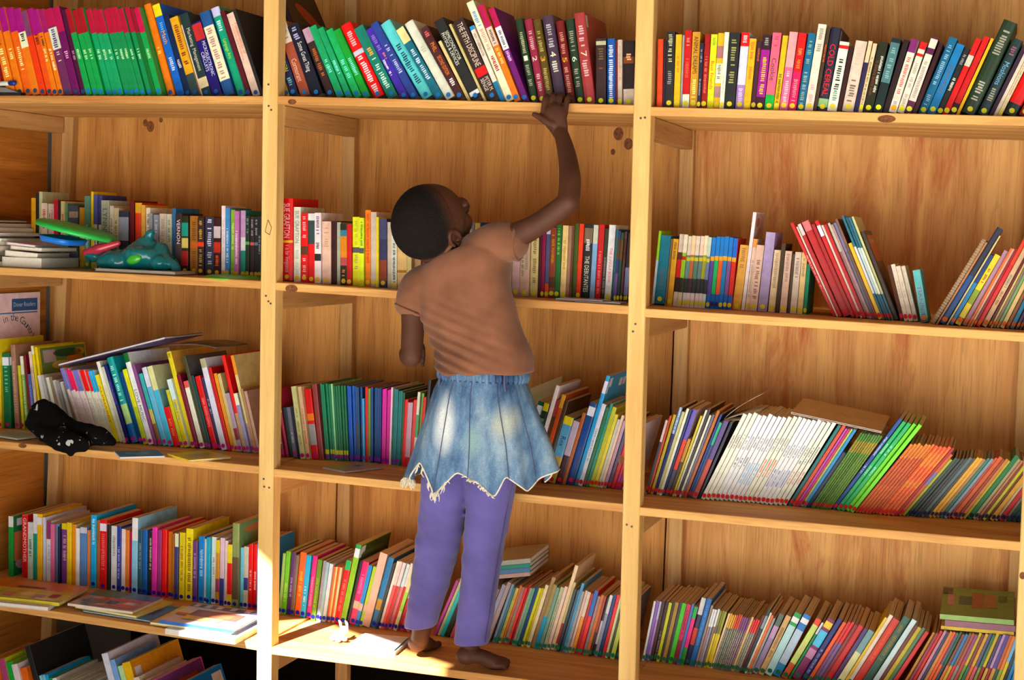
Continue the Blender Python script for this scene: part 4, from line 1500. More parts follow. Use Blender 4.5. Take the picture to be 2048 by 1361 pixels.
def catmull(rows, m):
    """rows of vectors, resampled smoothly to m rows"""
    out = []
    n = len(rows)
    for k in range(m):
        t = k / (m - 1) * (n - 1); i = min(int(t), n - 2); f = t - i
        r = []
        for c in range(len(rows[0])):
            p0 = rows[max(0, i - 1)][c]; p1 = rows[i][c]; p2 = rows[i + 1][c]; p3 = rows[min(n - 1, i + 2)][c]
            r.append(0.5 * ((2 * p1) + (p2 - p0) * f + (2 * p0 - 5 * p1 + 4 * p2 - p3) * f * f + (3 * p1 - p0 - 3 * p2 + p3) * f ** 3))
        out.append(r)
    return out

def add_loft(vs_, fs, rings, m=24, n=32, power=2.3):
    """rings: (left point, right point, half depth)"""
    rows = [[V(a), V(b), V((h, 0, 0))] for a, b, h in rings]
    base = len(vs_)
    for L, R_, h in catmull(rows, m):
        c = (L + R_) / 2; u = (R_ - L) / 2; w = V((0, h.x, 0))
        for k in range(n):
            a = 2 * math.pi * k / n; ca, sa = math.cos(a), math.sin(a)
            ca = math.copysign(abs(ca) ** (2 / power), ca); sa = math.copysign(abs(sa) ** (2 / power), sa)
            vs_.append(tuple(c + u * ca + w * sa))
    for i in range(m - 1):
        for k in range(n):
            a = base + i * n + k; b = base + i * n + (k + 1) % n
            fs.append((a, b, b + n, a + n))
    fs.append(tuple(base + k for k in range(n - 1, -1, -1))); fs.append(tuple(base + (m - 1) * n + k for k in range(n)))

def fuse(name, vs_, fs, voxel, mat, parent, smooth=4, disp=None):
    """weld overlapping closed pieces into one skin"""
    me = bpy.data.meshes.new(name); me.from_pydata(vs_, [], fs); me.update()
    bm = bmesh.new(); bm.from_mesh(me); bmesh.ops.recalc_face_normals(bm, faces=bm.faces); bm.to_mesh(me); bm.free()
    ob = bpy.data.objects.new(name, me); COL.objects.link(ob)
    r = ob.modifiers.new('weld', 'REMESH'); r.mode = 'VOXEL'; r.voxel_size = voxel
    if smooth:
        s = ob.modifiers.new('relax', 'SMOOTH'); s.iterations = smooth; s.factor = 0.5
    dg = bpy.context.evaluated_depsgraph_get()
    res = bpy.data.meshes.new_from_object(ob.evaluated_get(dg), depsgraph=dg)
    bpy.data.objects.remove(ob); bpy.data.meshes.remove(me)
    res.name = name
    if disp:
        nrm = [v.normal.copy() for v in res.vertices]
        for v, nn in zip(res.vertices, nrm): v.co = v.co + nn * disp(v.co)
        res.update()
    res.materials.clear(); res.materials.append(mat)
    res.polygons.foreach_set('use_smooth', [True] * len(res.polygons))
    o = bpy.data.objects.new(name, res); COL.objects.link(o)
    if parent is not None: o.parent = parent
    return o

M['skin'] = plain('dark_skin', lin(82, 47, 31), 0.6, 0.25, 0.2, 25, 0.05)
_b = M['skin'].node_tree.nodes['Principled BSDF']
_b.inputs['Subsurface Weight'].default_value = 0.06; _b.inputs['Subsurface Radius'].default_value = (0.012, 0.005, 0.003); _b.inputs['Subsurface Scale'].default_value = 0.4
M['hair'] = plain('cropped_hair', lin(30, 23, 19), 0.85, 0.15, 0.6, 420, 1.0)
M['shirt'] = plain('brown_jersey', lin(130, 84, 60), 0.9, 0.1, 0.32, 12, 0.0, 0.15)  # random tone mottling stands in for light and shade on the cloth
M['pants'] = plain('violet_cotton', lin(98, 88, 150), 0.9, 0.1, 0.22, 14, 0.06, 0.2)
M['eye'] = plain('eye_white', lin(70, 48, 38), 0.2, 0.5)
M['nailskin'] = plain('finger_nail', lin(168, 116, 92), 0.3, 0.5)

girl = tag(empty('person', [0.4888, 0.0336, 0.5134]), 'person in brown T-shirt and denim skirt climbing the shelves, one arm raised', 'person')
GO = V(girl.location)
def kid(o):
    """parent keeping world coordinates"""
    o.parent = girl; o.matrix_parent_inverse = Matrix.Translation(-GO)
    return o

# --- head frame: face forward, right ear, crown
Hf = V((0.53, 0.58, 0.62)).normalized()
He = V((0.80, -0.46, -0.30)); He = (He - Hf * He.dot(Hf)).normalized()
Hc = He.cross(Hf).normalized()
HC = V([0.4902, -0.14, 1.5767])
def hd(f, e, c): return HC + Hf * f + He * e + Hc * c
AX = (Hf, He, Hc)
bv, bf = [], []
HA = (0.0875, 0.0755, 0.0865)
add_ell(bv, bf, hd(-.004, 0, .0), AX, HA, 32, 20)                         # skull
add_ell(bv, bf, hd(.030, 0, -.048), AX, (.054, .054, .050), 24, 14)       # jaw
add_ell(bv, bf, hd(.060, 0, -.080), AX, (.020, .020, .017))               # chin
add_ell(bv, bf, hd(.050, .034, -.036), AX, (.030, .022, .028))            # cheeks
add_ell(bv, bf, hd(.050, -.034, -.036), AX, (.030, .022, .028))
add_ell(bv, bf, hd(.076, .026, .006), AX, (.013, .022, .009))             # brows
add_ell(bv, bf, hd(.076, -.026, .006), AX, (.013, .022, .009))
add_tube(bv, bf, [hd(.082, 0, -.002), hd(.092, 0, -.020), hd(.095, 0, -.032)], [.008, .009, .012], 12)   # nose
add_ell(bv, bf, hd(.088, .010, -.034), AX, (.009, .008, .007)); add_ell(bv, bf, hd(.088, -.010, -.034), AX, (.009, .008, .007))
add_ell(bv, bf, hd(.079, 0, -.052), AX, (.012, .021, .006)); add_ell(bv, bf, hd(.078, 0, -.061), AX, (.011, .018, .006))   # lips
for sg in (1, -1):                                                          # ears
    ring = []
    for k in range(11):
        a = -0.9 + k * 0.44
        ring.append(hd(-.004 - .016 * math.cos(a) * 0.95 + .004, sg * (.079 + .004 * math.cos(a)), -.020 + .023 * math.sin(a + .25)))
    add_tube(bv, bf, ring, [.0042] * 11, 8)
    add_ell(bv, bf, hd(-.006, sg * .074, -.020), AX, (.012, .005, .018))
    add_ell(bv, bf, hd(.004, sg * .077, -.041), AX, (.007, .005, .007))
# neck and trunk (under the clothes)
nb_ = V([0.538, -0.125, 1.4862])
add_tube(bv, bf, [hd(-.028, 0, -.045), (hd(-.03, 0, -.05) + nb_) / 2, nb_, V([0.5504, -0.115, 1.4347])], [.044, .037, .038, .05], 18)
add_tube(bv, bf, [[0.5537, -0.115, 1.4461], [0.5745, -0.11, 1.3791], [0.6091, -0.095, 1.2666], [0.6056, -0.09, 1.1403]], [.05, .057, .055, .06], 20)
add_tube(bv, bf, [[0.4898, -0.125, 1.4482], [0.5509, -0.12, 1.4743], [0.621, -0.12, 1.5141]], [.028, .04, .03], 14)
# raised right arm
add_tube(bv, bf, [[0.6127, -0.12, 1.5137], [0.663, -0.125, 1.5379], [0.7419, -0.14, 1.5757], [0.8136, -0.15, 1.6267]], [.032, .032, .0255, .0245], 20)
add_tube(bv, bf, [[0.8136, -0.15, 1.6267], [0.8066, -0.12, 1.6765], [0.7834, -0.07, 1.7333], [0.7566, -0.032, 1.7842]], [.0245, .0245, .0205, .0160], 20)
# right hand hooked over the top shelf
add_tube(bv, bf, [[0.7574, -0.034, 1.7796], [0.7497, -0.03, 1.7976], [0.7421, -0.026, 1.8124], [0.7384, -0.023, 1.8238]], [.017, .0225, .0280, .0285], 20, flat=((0, 1, 0.12), 0.48))
zt = 1.8541978245575939
def finger(base, mid, dip, tip, r): add_tube(bv, bf, [base, mid, dip, tip], [r, r * .98, r * .9, r * .8], 12)
tips = []
for (x0, y0_, r, ln) in (([0.7102, -0.02, 1.844], .009, .0070, .024), ([0.7272, -0.02, 1.8486], .013, .0074, .029), ([0.7449, -0.02, 1.8488], .012, .0073, .027), ([0.7621, -0.02, 1.8433], .008, .0064, .021)):
    b0 = V(x0); k = V((b0.x, -0.010, zt + y0_)); d_ = V((b0.x + .001, 0.010, zt + .0135)); t_ = V((b0.x + .002, ln, zt + .0068))
    finger(b0 + V((0, -.002, -.016)), k, d_, t_, r); tips.append((t_, r))
add_tube(bv, bf, [[0.7401, -0.034, 1.8017], [0.7222, -0.034, 1.8093], [0.7059, -0.032, 1.8183], [0.6908, -0.028, 1.8252]], [.011, .0092, .0076, .0060], 12)
# left arm: upper arm hangs, forearm reaches forward
add_tube(bv, bf, [[0.4777, -0.125, 1.4476], [0.4528, -0.13, 1.4138], [0.4554, -0.14, 1.3405], [0.4571, -0.148, 1.2706]], [.032, .031, .0265, .0245], 20)
E_ = V([0.4571, -0.148, 1.2706])
W_ = V([0.3886, -0.01, 1.2641])
add_tube(bv, bf, [E_, E_.lerp(W_, .35) + V((0, 0, -.004)), W_], [.0245, .0235, .0165], 18)
H1 = W_ + V((-.006, .038, .006)); add_tube(bv, bf, [W_, W_.lerp(H1, .5), H1], [.016, .024, .025], 16, flat=((1, 0, .2), .5))
for k in range(4):
    b0 = H1 + V((.002, .012, .018 - .012 * k)); m1 = b0 + V((.004, .020 - .002 * abs(k - 1), -.002)); m2 = m1 + V((.008, .012, -.008)); t1 = m2 + V((.006, -.002, -.012))
    finger(b0, m1, m2, t1, .0068 - .0004 * (k == 3))
add_tube(bv, bf, [W_ + V((.006, .012, .016)), H1 + V((.008, .004, .024)), H1 + V((.012, .020, .020))], [.009, .0078, .0062], 12)
# legs and bare feet
LK = V([0.4904, -0.04, 0.808]); LA = V([0.4267, 0.045, 0.5819]); LH = V([0.4132, 0.0552, 0.5134])
RK = V([0.6105, -0.05, 0.8099]); RA = V([0.5584, 0.03, 0.569]); RH = V([0.5501, 0.0158, 0.5134])
add_tube(bv, bf, [[0.5399, -0.09, 1.1127], [0.5276, -0.085, 0.9836], LK, [0.4461, 0.02, 0.6829], LA, LH + V((0.004, .006, .045))], [.058, .05, .038, .033, .0225, .022], 18)
add_tube(bv, bf, [[0.6543, -0.09, 1.1209], [0.6391, -0.085, 0.9929], RK, [0.5774, 0.0, 0.6893], RA, RH + V((0.010, .008, .040))], [.058, .05, .038, .033, .0225, .022], 18)
def foot(heel, direc, lift, k_=.95, sg=1):
    d = V(direc).normalized(); s_ = d.cross(V((0, 0, 1))).normalized(); z = V((0, 0, 1))
    at = lambda l, w, h_: heel + d * l * k_ + s_ * w + z * h_
    add_ell(bv, bf, at(.006, 0, .022 + lift), (d, s_, z), (.026, .0235, .022))
    add_tube(bv, bf, [at(0, 0, .022 + lift), at(.045, .002, .024 + lift * .6), at(.09, .003, .016), at(.115, .002, .0125)], [.022, .0225, .0235, .020], 16, flat=((0, 0, 1), .8))
    add_ell(bv, bf, at(.100, .001, .0135), (d, s_, z), (.026, .033, .0128))
    for k in range(5):
        w = sg * (.026 - .0128 * k); l = .128 - .0035 * k - (.0 if k else -.002); r = .0090 if k == 0 else .0070 - .0003 * k
        add_tube(bv, bf, [at(.105, w * .9, .0095), at(l, w, .0085), at(l + .012 - .0012 * k, w, .0068)], [r, r, r * .85], 10)
foot(LH, (-0.12, 1, 0), .016, .85)
foot(RH, (0.80, 0.52, 0), .012, .8, -1)
kid(fuse('body', bv, bf, 0.0024, M['skin'], None, 3))
for sg in (1, -1):
    ev, ef = [], []
    add_ell(ev, ef, hd(.0690, sg * .028, -.011), AX, (.0105, .010, .009)); kid(pydata('eye', ev, ef, M['eye'], None, True))

# --- cropped hair: a close cap that thins out at the hairline
def hair_amount(f, e, c):
    top = 0.23 + 0.20 * c - 0.08 * max(0.0, abs(e) - .35)        # how far forward the hairline sits
    a = (top + .05 - f) * 2.2
    nape = (c + 0.66 - 0.55 * max(0.0, f + .55)) * 3.6
    side = (c + 0.34 + 1.1 * max(0.0, -f - .10)) * 3.6 if f > -.38 else 9.0
    return max(-1.0, min(1.0, min(a, nape, side)))
def hair_mat():
    m, nt, b = new_mat('cropped_hair', 0.9, 0.12)
    at = N(nt, 'ShaderNodeAttribute', attribute_name='Col')
    tc = N(nt, 'ShaderNodeTexCoord')
    n = N(nt, 'ShaderNodeTexNoise'); n.inputs['Scale'].default_value = 330; n.inputs['Detail'].default_value = 3
    nt.links.new(tc.outputs['Object'], n.inputs['Vector'])
    ad = N(nt, 'ShaderNodeMath', operation='MULTIPLY_ADD'); ad.inputs[1].default_value = 1.1; ad.inputs[2].default_value = -0.55
    nt.links.new(n.outputs['Fac'], ad.inputs[0])
    sm = N(nt, 'ShaderNodeMath', operation='ADD'); nt.links.new(at.outputs['Fac'], sm.inputs[0]); nt.links.new(ad.outputs[0], sm.inputs[1])
    r = ramp(nt, [(0.15, lin(76, 44, 29)), (0.50, lin(48, 33, 25)), (0.85, lin(30, 23, 19)), (1.0, lin(22, 17, 15))]); nt.links.new(sm.outputs[0], r.inputs[0])
    nt.links.new(r.outputs[0], b.inputs['Base Color'])
    bp = N(nt, 'ShaderNodeBump'); bp.inputs['Strength'].default_value = .9; bp.inputs['Distance'].default_value = .003
    nt.links.new(n.outputs['Fac'], bp.inputs['Height']); nt.links.new(bp.outputs[0], b.inputs['Normal'])
    return m
hv, hf, hw = [], [], []
nu, nv = 120, 76
for j in range(nv + 1):
    th = math.pi * j / nv
    for i in range(nu):
        ph = 2 * math.pi * i / nu
        d = (math.sin(th) * math.cos(ph), math.sin(th) * math.sin(ph), math.cos(th))
        am = hair_amount(*d)
        w = max(0.0, min(1.0, am * 1.2)); s1 = max(0.0, min(1.0, (am + .14) * 7))
        k = 0.972 + 0.030 * s1 + 0.036 * w + 0.007 * w * mnoise.noise(V(d) * 22) + 0.005 * w * mnoise.noise(V(d) * 55)
        hv.append(tuple(hd(-.004 + d[0] * HA[0] * k, d[1] * HA[1] * k, d[2] * HA[2] * k))); hw.append(max(0.0, min(1.0, am * 1.1)))
for j in range(nv):
    for i in range(nu):
        a = j * nu + i; b = j * nu + (i + 1) % nu
        hf.append((a, b, b + nu, a + nu))
o = pydata('hair', hv, hf, hair_mat(), None, True)
ca_ = o.data.color_attributes.new('Col', 'FLOAT_COLOR', 'POINT'); buf = []
for w in hw: buf += [w, w, w, 1.0]
ca_.data.foreach_set('color', buf)
kid(o)

# --- T-shirt
sv, sf = [], []
add_loft(sv, sf, [([0.4945, -0.128, 1.4891], [0.5819, -0.128, 1.5261], .040), ([0.4698, -0.125, 1.4677], [0.6218, -0.125, 1.5409], .050), ([0.4541, -0.122, 1.4284], [0.6651, -0.122, 1.5179], .062), ([0.4625, -0.118, 1.3831], [0.6744, -0.118, 1.4514], .072),
     ([0.4774, -0.112, 1.3379], [0.689, -0.112, 1.3826], .076), ([0.4969, -0.105, 1.2928], [0.7112, -0.105, 1.3228], .076), ([0.5083, -0.1, 1.2588], [0.7277, -0.1, 1.2785], .086), ([0.5085, -0.098, 1.2311], [0.7306, -0.098, 1.2447], .091)], 40, 40)
add_tube(sv, sf, [[0.5987, -0.124, 1.5155], [0.6393, -0.124, 1.537], [0.6755, -0.127, 1.5361]], [.042, .043, .0425], 22)
add_tube(sv, sf, [[0.4994, -0.125, 1.4497], [0.4634, -0.13, 1.4256], [0.4484, -0.135, 1.3831]], [.040, .043, .037], 22)
sp1 = V([0.5373, -0.16, 1.2828])
def shirt_folds(p):
    q = V((p.x * .80 + p.z * .60, p.y * .6, -p.x * .60 + p.z * .80))      # diagonal pull from the raised shoulder to the left hip
    a = mnoise.noise(V((q.x * 7, q.y * 6, q.z * 26 + 3)))
    d1 = (p - sp1).length
    near = math.exp(-(d1 / .085) ** 2)
    b = math.sin((p.z - sp1.z) * 260 + (p.x - sp1.x) * 90) * near
    hem = max(0.0, 1 - (p.z - 1.185) / .07)
    c = mnoise.noise(V((p.x * 30, p.y * 30, p.z * 4)))
    d = math.sin(q.z * 75 + 1.3 * math.sin(q.x * 14)) * math.exp(-((p.z - 1.30) / .10) ** 2)
    return 0.0050 * a + 0.0062 * b + 0.0026 * c * hem + 0.0010 * d + 0.0014 * mnoise.noise(p * 40)
shirt = fuse('t_shirt', sv, sf, 0.004, M['shirt'], None, 5, shirt_folds); kid(shirt)
# cuff bands and collar
def band(name, pts, r, mat, n=10, closed=False):
    v, f = [], []
    add_tube(v, f, pts, [r] * len(pts), n)
    o = pydata(name, v, f, mat, None, True); kid(o); return o
def ringpts(c, ax, r1, up, r2, n=22):
    c = V(c); ax = V(ax).normalized(); u = (V(up) - ax * V(up).dot(ax)).normalized(); w = ax.cross(u)
    return [c + u * r1 * math.cos(2 * math.pi * k / n) + w * r2 * math.sin(2 * math.pi * k / n) for k in range(n + 1)]
c0, c1 = V([0.6393, -0.124, 1.537]), V([0.6778, -0.127, 1.5362])
band('sleeve_hem', ringpts(c1 + (c1 - c0).normalized() * .018, c1 - c0, .039, (0, 0, 1), .036), .0042, M['shirt'])
c0, c1 = V([0.4635, -0.13, 1.4199]), V([0.4485, -0.135, 1.3819])
band('sleeve_hem', ringpts(c1 + (c1 - c0).normalized() * .010, c1 - c0, .0345, (1, 0, 0), .0345), .0036, M['shirt'])
band('collar', ringpts(nb_ + V((.0, .0, .018)), hd(-.03, 0, -.05) - nb_, .043, (1, 0, .4), .040), .0045, M['shirt'])

# --- trousers
pv, pf = [], []
add_loft(pv, pf, [([0.5094, -0.09, 1.1105], [0.6064, -0.09, 1.1174], .066), ([0.4769, -0.087, 1.0147], [0.5892, -0.087, 1.0237], .062), ([0.465, -0.075, 0.93], [0.5732, -0.075, 0.9394], .056), ([0.4443, -0.045, 0.8164], [0.549, -0.045, 0.8265], .052), ([0.4192, -0.005, 0.7098], [0.5104, -0.005, 0.7193], .047), ([0.397, 0.028, 0.6269], [0.4779, 0.028, 0.6358], .042), ([0.3906, 0.04, 0.595], [0.4668, 0.04, 0.6024], .041)], 44, 36)
add_loft(pv, pf, [([0.5884, -0.09, 1.1161], [0.7018, -0.09, 1.1243], .066), ([0.5844, -0.087, 1.0233], [0.6994, -0.087, 1.0325], .062), ([0.5781, -0.075, 0.9399], [0.6842, -0.075, 0.9491], .056), ([0.5655, -0.05, 0.829], [0.6595, -0.05, 0.8381], .052), ([0.5508, -0.02, 0.7267], [0.6372, -0.02, 0.7358], .047), ([0.5302, 0.012, 0.6211], [0.6142, 0.012, 0.6258], .043), ([0.5212, 0.027, 0.5752], [0.6044, 0.027, 0.58], .042)], 44, 36)
def pant_folds(p):
    kn = math.exp(-((p.z - .80) / .10) ** 2)
    a = mnoise.noise(V((p.x * 9, p.y * 9, p.z * 34 + p.x * 22)))
    b = mnoise.noise(V((p.x * 26, p.y * 26, p.z * 7)))
    return (0.0014 + 0.0026 * kn) * a + 0.0018 * b
kid(fuse('trousers', pv, pf, 0.004, M['pants'], None, 5, pant_folds))
# side seam down the right leg
seam = [V(p) for p in ([0.6946, -0.098, 0.9994], [0.6822, -0.095, 0.9521], [0.6603, -0.075, 0.8429], [0.6384, -0.046, 0.7414], [0.6145, -0.012, 0.6364], [0.6051, 0.002, 0.5912])]
band('trouser_seam', seam, .0012, plain('seam_thread', lin(70, 62, 112), .9, .1), 6)

# --- denim skirt
def denim():
    m, nt, b = new_mat('faded_denim', 0.9, 0.1)
    tc = N(nt, 'ShaderNodeTexCoord')
    n = N(nt, 'ShaderNodeTexNoise'); n.inputs['Scale'].default_value = 11; n.inputs['Detail'].default_value = 6; n.inputs['Roughness'].default_value = .65
    mp = N(nt, 'ShaderNodeMapping'); mp.inputs['Scale'].default_value = (1.6, 1, 0.7)
    nt.links.new(tc.outputs['Object'], mp.inputs[0]); nt.links.new(mp.outputs[0], n.inputs['Vector'])
    r = ramp(nt, [(0.32, lin(52, 76, 110)), (0.5, lin(98, 128, 158)), (0.68, lin(150, 172, 184))])
    nt.links.new(n.outputs['Fac'], r.inputs[0])
    c = r.outputs[0]
    for cen, rad, col in (([0.5546, -0.17, 1.1227], (.034, .25, .075), lin(222, 226, 224)), ([0.6899, -0.17, 1.1302], (.036, .25, .05), lin(178, 184, 172)), ([0.629, -0.17, 1.0944], (.03, .25, .05), lin(136, 166, 168))):
        sb = N(nt, 'ShaderNodeVectorMath', operation='SUBTRACT'); sb.inputs[1].default_value = cen
        dv = N(nt, 'ShaderNodeVectorMath', operation='DIVIDE'); dv.inputs[1].default_value = rad
        ln = N(nt, 'ShaderNodeVectorMath', operation='LENGTH')
        nt.links.new(tc.outputs['Object'], sb.inputs[0]); nt.links.new(sb.outputs[0], dv.inputs[0]); nt.links.new(dv.outputs[0], ln.inputs[0])
        ad = N(nt, 'ShaderNodeMath', operation='MULTIPLY_ADD'); ad.inputs[1].default_value = 1.5; ad.inputs[2].default_value = -0.75
        nt.links.new(n.outputs['Fac'], ad.inputs[0])
        sm = N(nt, 'ShaderNodeMath', operation='ADD'); nt.links.new(ln.outputs['Value'], sm.inputs[0]); nt.links.new(ad.outputs[0], sm.inputs[1])
        rr = ramp(nt, [(0.35, (1, 1, 1)), (1.0, (0, 0, 0))]); nt.links.new(sm.outputs[0], rr.inputs[0])
        c = mixc(nt, rr.outputs[0], c, col)
    n2 = N(nt, 'ShaderNodeTexNoise'); n2.inputs['Scale'].default_value = 420; n2.inputs['Detail'].default_value = 2
    nt.links.new(tc.outputs['Object'], n2.inputs['Vector'])
    r2 = ramp(nt, [(0.3, (.80, .80, .80)), (0.65, (1.08, 1.08, 1.08))]); nt.links.new(n2.outputs['Fac'], r2.inputs[0])
    c = mixc(nt, 1.0, c, r2.outputs[0], 'MULTIPLY')
    nt.links.new(c, b.inputs['Base Color'])
    bp = N(nt, 'ShaderNodeBump'); bp.inputs['Strength'].default_value = .25; bp.inputs['Distance'].default_value = .001
    nt.links.new(n2.outputs['Fac'], bp.inputs['Height']); nt.links.new(bp.outputs[0], b.inputs['Normal'])
    return m
M['denim'] = denim()
M['fray'] = plain('frayed_thread', lin(226, 214, 188), .95, .05, .15, 90)
M['seam'] = plain('denim_seam', lin(82, 88, 116), .9, .1, .2, 200)
skirt = kid(tag(empty('skirt', (0, 0, 0)), None)); 
ROWS = [[V(a), V(b), V((h, 0, 0))] for a, b, h in (([0.5125, -0.095, 1.2242], [0.7117, -0.095, 1.223], .083), ([0.4988, -0.095, 1.1934], [0.722, -0.095, 1.1988], .088), ([0.4834, -0.095, 1.1381], [0.7424, -0.095, 1.1549], .098), ([0.461, -0.095, 1.0669], [0.7704, -0.095, 1.0959], .106), ([0.4385, -0.095, 0.9952], [0.7914, -0.095, 1.0353], .112))]
HEM = ((-1.0, .011), (-.82, .010), (-.64, -.032), (-.405, .037), (-.135, -.008), (.135, .010), (.37, .046), (.51, .006), (.78, .042), (1.0, .004))
def hem_dz(u):
    for (a, x), (b, y) in zip(HEM, HEM[1:]):
        if a <= u <= b:
            t = (u - a) / (b - a); t = t * t * (3 - 2 * t) * .6 + t * .4
            return -(x + (y - x) * t)
    return 0.0
SN, SM = 128, 30
def skirt_pt(s, phi):
    t = s * (len(ROWS) - 1); i = min(int(t), len(ROWS) - 2); f = t - i
    L, R_, h = [(ROWS[i][c] * (1 - f) + ROWS[i + 1][c] * f) for c in range(3)]
    c = (L + R_) / 2; u = (R_ - L) / 2
    cs, sn = math.cos(phi), math.sin(phi)
    k = 1 + s * (.055 * math.cos(6 * phi + .8) + .036 * math.cos(11 * phi + 2.0) + .012 * math.cos(23 * phi)) + (1 - s) * .010 * math.cos(44 * phi)
    p = c + u * cs * k + V((0, h.x * sn * k, 0))
    p = p + V((0, 0, hem_dz(max(-1, min(1, cs)))) ) * (s ** 2.2)
    return p
kv, kf = [], []
for j in range(SM):
    for i in range(SN): kv.append(tuple(skirt_pt(j / (SM - 1), 2 * math.pi * i / SN)))
for j in range(SM - 1):
    for i in range(SN):
        a = j * SN + i; b = j * SN + (i + 1) % SN
        kf.append((a, b, b + SN, a + SN))
me = bpy.data.meshes.new('skirt_cloth'); me.from_pydata(kv, [], kf); me.update(); me.polygons.foreach_set('use_smooth', [True] * len(me.polygons))
def sub(o): o.parent = skirt; return o
cl = sub(mesh_obj('skirt_cloth', me, M['denim']))
md = cl.modifiers.new('thick', 'SOLIDIFY'); md.thickness = 0.0016; md.offset = 0
# gathered waistband
wv, wf = [], []
n_, rows_ = 240, 5
for j in range(rows_):
    for i in range(n_):
        ph = 2 * math.pi * i / n_
        L, R_, h = ROWS[0]; c = (L + R_) / 2; u = (R_ - L) / 2
        k = (1.0, 1.035, 1.045, 1.035, 1.0)[j] * (1 + .045 * math.sin(46 * ph + 1.5 * math.sin(3 * ph)))
        wv.append(tuple(c + u * math.cos(ph) * k + V((0, h.x * math.sin(ph) * k, 0)) + V((0, 0, -.004 + .0062 * j))))
for j in range(rows_ - 1):
    for i in range(n_):
        a = j * n_ + i; b = j * n_ + (i + 1) % n_
        wf.append((a, b, b + n_, a + n_))
sub(pydata('waistband', wv, wf, M['denim'], None, True))
# seams between the panels and a worn pale hem with loose threads
def strip(name, pts, r, mat):
    v, f = [], []
    add_tube(v, f, pts, [r] * len(pts), 6)
    return sub(pydata(name, v, f, mat, None, True))
for ph in (3.62, 4.28, 4.74, 5.30, 5.80):
    strip('skirt_seam', [skirt_pt(s / 12, ph) + V((0, -.0016, 0)) for s in range(13)], .0011, M['seam'])
strip('worn_hem', [skirt_pt(1.0, 2 * math.pi * i / 160) for i in range(161)], .0019, M['fray'])
tv_, tf_ = [], []
for k in range(150):
    ph = random.choice((random.uniform(3.14, 3.75), random.uniform(3.14, 3.55), random.uniform(3.95, 4.5), random.uniform(4.7, 5.1)))
    p = skirt_pt(1.0, ph); l = random.uniform(.006, .024) if ph < 4.5 else random.uniform(.002, .007)
    q = p + V((random.uniform(-.008, .006), random.uniform(-.006, .002), -l)); mid = p.lerp(q, .5) + V((random.uniform(-.004, .004), -.002, 0))
    add_tube(tv_, tf_, [p, mid, q], [.0019, .0014, .0006], 5)
tag(sub(pydata('frayed_threads', tv_, tf_, M['fray'], None, True)), kind='stuff')
for ph in (3.75, 5.52):      # belt loops
    a = skirt_pt(0.0, ph) + V((0, -.006, .018)); b = skirt_pt(0.10, ph) + V((0, -.006, -.006))
    strip('belt_loop', [a, a.lerp(b, .5) + V((0, -.004, 0)), b], .0032, M['seam'])

# ------------------------------------------------------------------ things lying on the shelves
def lying_book(kind, FL, FR, dep, z0, th, base, label, cat='book', art=(), tilt=(0, 0), page=True, curl=0.0, spine='left'):
    """a book or magazine lying flat: near-left and near-right corners, how deep it is, where it rests"""
    FL, FR = V(FL), V(FR)
    w = (V((FR.x, FR.y, 0)) - V((FL.x, FL.y, 0))).length
    yaw = math.atan2(FR.y - FL.y, FR.x - FL.x)
    nb = tag(empty(kind, (FL.x, FL.y, z0), (tilt[0], tilt[1], yaw)), label, cat)
    c = min(0.0015, th * 0.22)
    col = hexc(base)
    # cover folded round the pages: bottom board, spine, top board
    if spine == 'left':
        prof = [(0, 0), (w, 0), (w, c), (c, c), (c, th - c), (w, th - c), (w, th), (0, th)]
        vs_ = [(x, 0, z) for x, z in prof] + [(x, dep, z) for x, z in prof]
    else:
        prof = [(0, 0), (dep, 0), (dep, c), (c, c), (c, th - c), (dep, th - c), (dep, th), (0, th)]
        vs_ = [(0, y, z) for y, z in prof] + [(w, y, z) for y, z in prof]
    n = 8
    fs = [(i, (i + 1) % n, n + (i + 1) % n, n + i) for i in range(n)]
    fs += [(0, 7, 4, 3), (7, 6, 5, 4), (0, 3, 2, 1), (8, 11, 12, 15), (15, 12, 13, 14), (8, 9, 10, 11)]
    me = bpy.data.meshes.new('cover'); me.from_pydata(vs_, [], fs); me.update()
    bm = bmesh.new(); bm.from_mesh(me); bmesh.ops.recalc_face_normals(bm, faces=bm.faces); bm.to_mesh(me); bm.free()
    set_face_cols(me, [col] * len(me.polygons)); mesh_obj('cover', me, M['gloss'], nb)
    if th > 0.0035 and page:
        o = .0015
        a = (c, w - o, o, dep - o) if spine == 'left' else (o, w - o, c, dep - o)
        v, f = box_data(a[0], a[1], a[2], a[3], c * 1.02, th - c * 1.02)
        pydata('page_block', v, f, M['paper'], nb)
    if art:
        q = []
        for k, (u0, u1, v0, v1, cc) in enumerate(art):
            z = th + .0003 + .0002 * k
            if v1 == 'e':
                ru, rv = v0; uc, vc = u0, u1
                q.append(([(w * (uc + ru * math.cos(2 * math.pi * i / 16)), dep * (vc + rv * math.sin(2 * math.pi * i / 16)), z) for i in range(16)], hexc(cc)))
            else: q.append(([(w * u0, dep * v0, z), (w * u1, dep * v0, z), (w * u1, dep * v1, z), (w * u0, dep * v1, z)], hexc(cc)))
        quads_obj('cover_picture', q, M['gloss'], nb)
    return nb
M['paper'] = plain('white_paper', lin(226, 216, 198), 0.8, 0.2, 0.10, 300)

